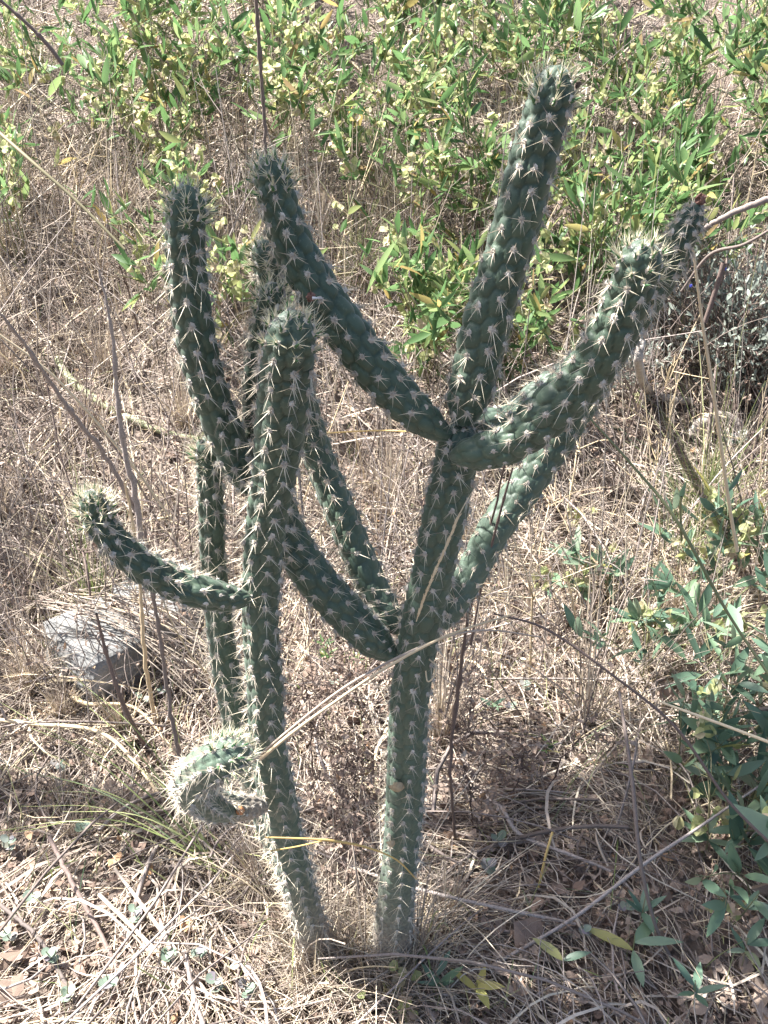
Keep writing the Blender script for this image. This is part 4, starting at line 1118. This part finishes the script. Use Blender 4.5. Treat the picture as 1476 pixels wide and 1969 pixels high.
# ------------------------------------------------------------------ litter and dry grass (stuff)
def field(n, x0, x1, y0_, y1, power=1.0):
    y = y0_ + (y1 - y0_) * rng.uniform(0, 1, n) ** power
    x = rng.uniform(x0, x1, n) * (y + .9) / 2.0
    return x, y
def patch(x, y, s=0.0):
    """slow patchiness 0..1 of the ground cover"""
    v = np.sin(5.1 * x + 2.3 * y + s) + np.sin(-3.7 * x + 6.9 * y + 1.7 * s) + .7 * np.sin(11.3 * x - 4.1 * y + 2 + s) + .6 * np.sin(7.9 * x + 13.7 * y + .5 + s)
    return 1 / (1 + np.exp(-1.5 * v))
def flow_at(x, y): return 1.2 * np.sin(2.1 * x + 1.1) + 1.4 * np.sin(1.7 * y + .6 * x) + .5 * np.sin(6 * x - 5 * y)
DENS = 1.0
def lying(n, ylo, yhi, Lm, rad, K=4, lift=.02, sides=3, tilt=.12, flow=None, power=1.):
    x, y = field(int(n * DENS), -1.25, 1.25, ylo, yhi, power)
    keep = rng.uniform(0, 1, len(x)) < .3 + .9 * patch(x, y)
    x, y = x[keep], y[keep]; n = len(x)
    a = np.where(rng.uniform(0, 1, n) < .35, rng.uniform(0, pi, n), flow_at(x, y) + rng.normal(0, .45, n))
    L = Lm * np.exp(rng.normal(0, .5, n))
    t = np.linspace(-.5, .5, K)
    bend = rng.normal(0, .16, n)
    dx = np.cos(a)[:, None] * t * L[:, None] - np.sin(a)[:, None] * (bend * L)[:, None] * (4 * t ** 2)
    dy = np.sin(a)[:, None] * t * L[:, None] + np.cos(a)[:, None] * (bend * L)[:, None] * (4 * t ** 2)
    X = x[:, None] + dx; Y = y[:, None] + dy
    Z = gz(X, Y) + rng.uniform(0, lift, n)[:, None] + (rng.normal(0, tilt, n) * L)[:, None] * t + (np.abs(rng.normal(0, .10, n)) * L)[:, None] * (1 - 4 * t ** 2)
    Z = np.maximum(Z, gz(X, Y) + .001)
    C = np.stack([X, Y, Z], -1)
    Rr = (rad * np.exp(rng.normal(0, .5, n)))[:, None] * np.array([.9] + [1] * (K - 2) + [.6])
    return tubes(C, Rr, sides)
md = MD(); md.add(*lying(19000, .62, 2.1, .075, .00075), 0); md.add(*lying(3400, .62, 2.4, .17, .0009, K=6, lift=.04, tilt=.2), 0)
tag(obj("straw_litter", md, [M_straw], None), "dense litter of pale dry straw and broken stems covering the ground", "straw", kind="stuff")
md = MD(); md.add(*lying(9000, 1.8, 4.2, .14, .0013, lift=.06, tilt=.3), 0); md.add(*lying(7000, 3.8, 7.5, .22, .0022, lift=.10, tilt=.3), 0)
tag(obj("straw_litter", md, [M_straw], None), "dry straw covering the slope behind the cacti", "straw", kind="stuff")
md = MD(); md.add(*lying(9000, .62, 3.4, .06, .0009, lift=.035, tilt=.2), 0); md.add(*lying(1500, .62, 4.2, .22, .0018, K=6, lift=.06, tilt=.25), 0)
tag(obj("twig_litter", md, [M_twig], None), "small brown twigs scattered through the straw", "twigs", kind="stuff")
def lying_blades(n, ylo, yhi, Lm, wd, K=6):
    x, y = field(n, -1.25, 1.25, ylo, yhi, 1.2)
    a = rng.uniform(0, pi, n); L = Lm * np.exp(rng.normal(0, .45, n)); t = np.linspace(-.5, .5, K)
    cv = rng.normal(0, .25, n)
    X = x[:, None] + np.cos(a)[:, None] * t * L[:, None] - np.sin(a)[:, None] * (cv * L)[:, None] * 4 * t ** 2
    Y = y[:, None] + np.sin(a)[:, None] * t * L[:, None] + np.cos(a)[:, None] * (cv * L)[:, None] * 4 * t ** 2
    Z = gz(X, Y) + rng.uniform(.004, .03, n)[:, None] + (np.abs(rng.normal(0, .12, n)) * L)[:, None] * (1 - 4 * t ** 2)
    W_ = (wd * np.exp(rng.normal(0, .35, n)))[:, None] * np.array([.3, .8, 1, 1, .7, .15])[:K]
    return ribbons(np.stack([X, Y, Z], -1), W_, unit(rng.normal(0, .5, (n, 1, 3)) + [0, 0, 1]))
md = MD(); md.add(*lying_blades(1800, .62, 3.2, .12, .0016), 0)
tag(obj("dry_blade_litter", md, [M_straw], None), "flat dry grass blades curling over the straw", "dry grass", kind="stuff")

def standing(n, ylo, yhi, Hm, rad, K=5, lean=.5, rib=False, xr=1.25, power=1.):
    x, y = field(int(n * DENS), -xr, xr, ylo, yhi, power)
    n = len(x)
    H = Hm * np.exp(rng.normal(0, .35, n)); a = rng.uniform(0, 2 * pi, n); ln = np.abs(rng.normal(0, lean, n)) * H
    t = np.linspace(0, 1, K)
    curv = rng.uniform(.9, 1.7, n)
    kp = rng.uniform(0, 1, n) < .25 + patch(x, y, 2.0)
    x, y, H, a, ln, curv = [q[kp] for q in (x, y, H, a, ln, curv)]; n = len(x)
    sh = t[None] ** curv[:, None]
    X = x[:, None] + np.cos(a)[:, None] * ln[:, None] * sh; Y = y[:, None] + np.sin(a)[:, None] * ln[:, None] * sh
    Z = gz(x, y)[:, None] - .005 + H[:, None] * t * (1 - .25 * (ln / H)[:, None] * t)
    C = np.stack([X, Y, Z], -1)
    W_ = (rad * np.exp(rng.normal(0, .3, n)))[:, None] * np.linspace(1, .35, K)
    return ribbons(C, W_) if rib else tubes(C, W_, 3)
md = MD()
md.add(*standing(2600, 1.6, 3.6, .24, .0012, lean=.45), 0); md.add(*standing(4000, 2.8, 6.5, .34, .0018, lean=.45), 0); md.add(*standing(3600, 1.6, 5, .22, .0022, rib=True, lean=.7), 0); md.add(*standing(420, 1.7, 4.2, .50, .0019, K=7, lean=.35), 0)
md.add(*standing(900, .65, 1.7, .06, .0007, lean=1.0), 0)
tag(obj("dry_grass", md, [M_straw], None), "thicket of fine dry grass stems standing on the slope", "dry grass", kind="stuff")
md = MD(); md.add(*standing(2600, 1.5, 5.5, .32, .0016, lean=.5), 0); md.add(*standing(700, 1.6, 3.6, .50, .0024, K=7, lean=.5), 0)
tag(obj("dry_brush", md, [M_twig], None), "thin brown brushwood stems standing through the dry grass", "brushwood", kind="stuff")
md = MD(); md.add(*standing(2600, .65, 4.5, .09, .0012, rib=True, lean=.9), 0)
tag(obj("green_grass", md, [M_grass], None), "scattered thin green grass blades in the straw", "grass", kind="stuff")

def foot_debris(cx, cy, n, seed, lab):
    """straws, blades and stalks drifted against and growing round a trunk foot"""
    r = np.random.default_rng(seed)
    a = r.uniform(0, 2 * pi, n); q = .028 + np.abs(r.normal(0, .05, n))
    x = cx + q * np.cos(a); y = cy + q * np.sin(a); H = .09 * np.exp(r.normal(0, .45, n)); K = 6; t = np.linspace(0, 1, K)
    az = r.uniform(0, 2 * pi, n); ln = H * np.abs(r.normal(.5, .5, n))
    X = x[:, None] + np.cos(az)[:, None] * ln[:, None] * t ** 1.5; Y = y[:, None] + np.sin(az)[:, None] * ln[:, None] * t ** 1.5
    # keep straws outside the flesh
    dx, dy = X - cx, Y - cy; rr_ = np.hypot(dx, dy); s_ = np.where(rr_ < .042, .042 / np.maximum(rr_, 1e-4), 1); X = cx + dx * s_; Y = cy + dy * s_
    Z = gz(X, Y) + .0 + H[:, None] * t * (1 - .35 * t)
    md = MD(); md.add(*tubes(np.stack([X, Y, Z], -1), (.0009 * np.exp(r.normal(0, .4, n)))[:, None] * np.linspace(1, .5, K), 3), 0)
    tag(obj("dry_grass", md, [M_straw], None), lab, "dry grass", kind="stuff")
foot_debris(rbase.x, rbase.y, 700, 1, "dry straw gathered round the foot of the right trunk")
foot_debris(lbase.x, lbase.y, 700, 2, "dry straw gathered round the foot of the left trunk")
# dry grass tufts, each a clump of its own
def dry_tuft(x, y, H, n, seed, label, group, m=None, spread=.6, q0=.012):
    r = np.random.default_rng(seed); z = float(gz(x, y)); K = 6; t = np.linspace(0, 1, K)
    a = r.uniform(0, 2 * pi, n); q = np.abs(r.normal(0, q0, n)); h = H * np.exp(r.normal(-.1, .35, n)); ln = h * np.abs(r.normal(0, spread, n)); cv = r.uniform(1.1, 2.2, n)
    X = (q * np.cos(a))[:, None] + (np.cos(a) * ln)[:, None] * t[None] ** cv[:, None]; Y = (q * np.sin(a))[:, None] + (np.sin(a) * ln)[:, None] * t[None] ** cv[:, None]
    Z = -.01 + h[:, None] * t * (1 - .45 * (ln / h)[:, None] * t)
    C = np.stack([X, Y, Z], -1); C[..., 2] = np.maximum(C[..., 2], gz(X + x, Y + y) - z + .004 * t)
    md = MD(); k = n // 2
    md.add(*ribbons(C[:k], (.0015 * np.exp(r.normal(0, .3, k)))[:, None] * np.linspace(1, .15, K)), 0)
    md.add(*tubes(C[k:], (.0008 * np.exp(r.normal(0, .3, n - k)))[:, None] * np.linspace(1, .5, K), 3), 0)
    V, F, M = md.arrays(); o = link("dry_grass_tuft", mesh("dry_grass_tuft", V, F, M, [m or M_straw], True)); o.location = (x, y, z)
    tag(o, label, "grass tuft", group)
FT = [(560, 1790, "dry grass tuft hiding the left side of the left trunk's foot", .13), (650, 1850, "dry grass tuft at the right side of the left trunk's foot", .10), (700, 1870, "dry grass tuft against the left side of the right trunk's foot", .10), (800, 1850, "dry grass tuft against the right side of the right trunk's foot", .11), (600, 1905, "dry grass tuft in front of the left trunk's foot", .09), (755, 1925, "dry grass tuft in front of the right trunk's foot", .06),
      (500, 1700, "dry grass tuft under the curled arm", .12), (120, 1385, "dry grass tuft before the concrete block's lit face", .09), (230, 1410, "dry grass tuft before the concrete block's dark corner", .08), (60, 1330, "dry grass tuft left of the concrete block", .14), (860, 1770, "dry grass tuft beside the golden straw right of the right trunk", .09)]
for i, (px, py, lab, H) in enumerate(FT):
    g = G(px, py); dry_tuft(g.x, g.y, H * 1.35, 130, 3000 + i, lab, "dry grass tufts")
r = np.random.default_rng(55); k = 0
while k < 85:
    y = r.uniform(.8, 4.6); x = r.uniform(-.55, .55) * (y + .6)
    if y < 1.25 and -.32 < x < .2: continue
    if y < 1.2 and r.uniform() < .5: continue
    sx, sy, _ = project([x, y, float(gz(x, y))]); sx = float(sx[0]); sy = float(sy[0])
    reg = ("at the left" if sx < 340 else "behind the left cactus" if sx < 650 else "behind the right cactus" if sx < 1000 else "at the right")
    fr = ("high among the shrubs" if sy < 560 else "on the middle of the slope" if sy < 900 else "near the cacti" if sy < 1400 else "in the foreground")
    dry_tuft(x, y, r.uniform(.07, .12) if y < 1.4 else r.uniform(.16, .34), int(r.integers(70, 140)), 3100 + k, f"clump of dry grass {fr}, {reg}", f"dry grass clumps {fr}, {reg}", m=M_grass if r.uniform() < .12 else M_straw, q0=.02, spread=r.uniform(.35, .8))
    k += 1
# leaf litter
x, y = field(30000, -1.25, 1.25, .62, 3.8, 1.5)
kp = rng.uniform(0, 1, len(x)) < .35 + .8 * (1 - patch(x, y)); x, y = x[kp], y[kp]
n = len(x)
nn = rng.normal(0, .45, (n, 3)) + [0, 0, 1]; dd = rng.normal(0, 1, (n, 3)) * [1, 1, .25]
pos = np.stack([x, y, gz(x, y) + rng.uniform(.002, .032, n)], -1)
sz = .015 * np.exp(rng.normal(0, .5, n))
mats4 = frames(pos, dd, nn, sz)
px, py, dep = project(pos)
ins = (px > 0) & (px < 1476) & (py > 0) & (py < 1969)
order = np.argsort(-np.where(ins, sz / dep, 0))
big = order[:280]; rest = order[280:]
ti = rng.integers(0, 8, n)
for i in big:
    m = mats4[i]; o = bpy.data.objects.new("dead_leaf", DL[ti[i]][1]); COL.objects.link(o); o.matrix_world = Matrix(m.tolist())
    reg = ("left of the left trunk" if px[i] < 560 else "between and around the two trunks" if px[i] < 850 else "right of the right trunk")
    fr = "near the bottom edge" if py[i] > 1720 else "in the middle ground"
    tag(o, f"crumpled dead leaf {fr}, {reg}", "dead leaf", f"dead leaves {fr}, {reg}")
md = MD()
for k in range(8):
    s_ = rest[ti[rest] == k]; md.add(*inst(DL[k][0], mats4[s_]))
tag(obj("leaf_litter", md, [M_dead], None, smooth=False), "fine crumbled brown leaf litter between the straws", "leaf litter", kind="stuff")

# sheaf of grey-white straws fanning over the blocks
def sheaf():
    r = np.random.default_rng(31); md = MD(); C = []
    for i in range(48):
        a = np.array(G(120 + r.uniform(-60, 140), 1150 + r.uniform(-18, 20), .19 + r.uniform(0, .02)))
        e = np.array(G(400 + r.uniform(-30, 90), 1180 + (i / 48) * 190 + r.uniform(-20, 20), .04 + r.uniform(0, .05)))
        C.append(curve([a, (a + e) / 2 + [0, 0, .03 + r.uniform(0, .02)], e], 8))
    md.add(*tubes(np.array(C), np.full((48, 8), .0013) * r.uniform(.6, 1.4, (48, 1)), 4), 0)
    tag(obj("straw_sheaf", md, [M_straw], None), "sheaf of long grey straws draped over the concrete block", "straw", kind="stuff")
sheaf()

# tiny blue plastic scrap and white paper scrap by the trunk foot
p = G(698, 1836, .012)
md = MD(); C = curve([p + Vector((-.012, 0, -.006)), p, p + Vector((.013, .002, .008))], 6)
md.add(*tubes(C[None], np.array([[.0006, .0016, .002, .002, .0016, .0006]]), 5), 0)
tag(obj("plastic_scrap", md, [M_bluep], None, p), "tiny bright blue plastic scrap left of the right trunk's foot", "litter")
p = G(712, 1862, .008)
md = MD(); md.add([[-.010, -.004, 0], [.009, -.007, .003], [.012, .006, .008], [-.006, .009, .006], [0, 0, .011]], [(0, 1, 4), (1, 2, 4), (2, 3, 4), (3, 0, 4)], 0)
o = obj("paper_scrap", md, [M_paper], None, (0, 0, 0), smooth=False); o.location = p
tag(o, "small pale paper scrap below the blue plastic scrap", "litter")

# ------------------------------------------------------------------ tree out of view whose boughs shade the right hand side
def shade_tree():
    r = np.random.default_rng(88)
    bx, by = -2.5, 1.9
    base = Vector((bx, by, float(gz(bx, by)) - .05))
    root = thing("thorn_tree", "small spreading tree beyond the left edge whose boughs shade the cacti", "tree", base)
    b = np.array(base)
    md = MD()
    trunk = curve([(0, 0, 0), (-.05, .05, .9), (.15, 0, 2.0)], 10)
    md.add(*tubes((trunk + b)[None], np.linspace(.07, .05, 10)[None], 9), 0)
    obj("trunk", md, [M_branch], root, base)
    md = MD(); top = trunk[-1]; tw = []
    targets = [(-.6, 1.3, 2.25), (-.25, 1.35, 2.3), (.1, 1.3, 2.35), (-.8, 1.6, 2.3), (-.35, 1.7, 2.4), (.05, 1.65, 2.4), (-.5, 1.05, 2.25), (0, 1.0, 2.3), (.35, 1.5, 2.45), (-.7, 1.9, 2.5), (-1.05, 1.65, 2.3), (-.95, 1.85, 2.35), (-2.9, 2.9, 3.0), (-3.4, 1.6, 2.9), (-2.6, 1.0, 2.8)]
    for t_ in targets:
        e = np.array(t_) - b
        c = curve([top, top * .5 + e * .5 + [0, 0, .25], e], 16) + r.normal(0, .01, (16, 3))
        c[0] = top
        md.add(*tubes((c + b)[None], np.linspace(.013, .003, 16)[None], 6), 0)
        for j in range(16):
            k = int(r.integers(8, 16)); p = c[k]; d = unit(r.normal(0, 1, 3) * [1, 1, .4]); L = r.uniform(.12, .34)
            q = curve([p, p + d * L * .5 + [0, 0, .02], p + d * L], 6) + b
            if q[-1][0] > SHADE_X or (q[-1][0] > -1.3 and q[-1][1] > 1.42) or t_[0] < -2: tw.append(q)
    tw = np.array(tw)
    md.add(*tubes(tw, np.linspace(.004, .0012, 6)[None] * np.ones((len(tw), 1)), 4), 0)
    obj("boughs", md, [M_branch], root, base)
    nl = SHADE_N
    t = r.uniform(.1, 1, (len(tw), nl)) * 5; k0 = np.minimum(t.astype(int), 4); ii = np.arange(len(tw))[:, None]
    pp = (tw[ii, k0] + (tw[ii, k0 + 1] - tw[ii, k0]) * (t - k0)[..., None]).reshape(-1, 3) + r.normal(0, .015, (len(tw) * nl, 3))
    mm = frames(pp, r.normal(size=pp.shape), r.normal(size=pp.shape) + [0, 0, .8], np.stack([.16 * r.uniform(.7, 1.3, len(pp)), .08 * r.uniform(.7, 1.3, len(pp)), np.full(len(pp), .08)], -1))
    keep = np.ones(len(pp), bool); sdn = np.array(sd)
    for (qx, qy, qd, qr) in [(1010, 945, YR + .11, .055), (960, 1020, YR + .09, .05), (915, 1090, YR + .07, .04), (1055, 700, YR + .07, .04), (430, 1210, lbase.y, .06), (450, 1350, lbase.y, .06), (480, 760, lbase.y - .1, .05), (480, 950, lbase.y - .08, .05), (420, 1480, lbase.y - .2, .09), (700, 1090, YR + .08, .04), (640, 950, YR + .1, .035), (510, 560, YR + .12, .05), (770, 1600, YR, .05), (1240, 470, YR - .08, .05)]:
        q = np.array(P(qx, qy, qd)); v = pp - q; dd_ = v - (v @ sdn)[:, None] * sdn
        keep &= ~((np.linalg.norm(dd_, axis=1) < qr))
    mm = mm[keep]
    md = MD()
    for k in range(4):
        md.add(*inst(LA[k][0], mm[k::4]))
    o = obj("foliage", md, [M_leafA], root, base); o["kind"] = "stuff"
SHADE_X = -.98
SHADE_N = 13
shade_tree()
print("TRIS", sum(len(o.data.polygons) for o in S.objects if o.type == 'MESH'), "OBJS", len(S.objects))
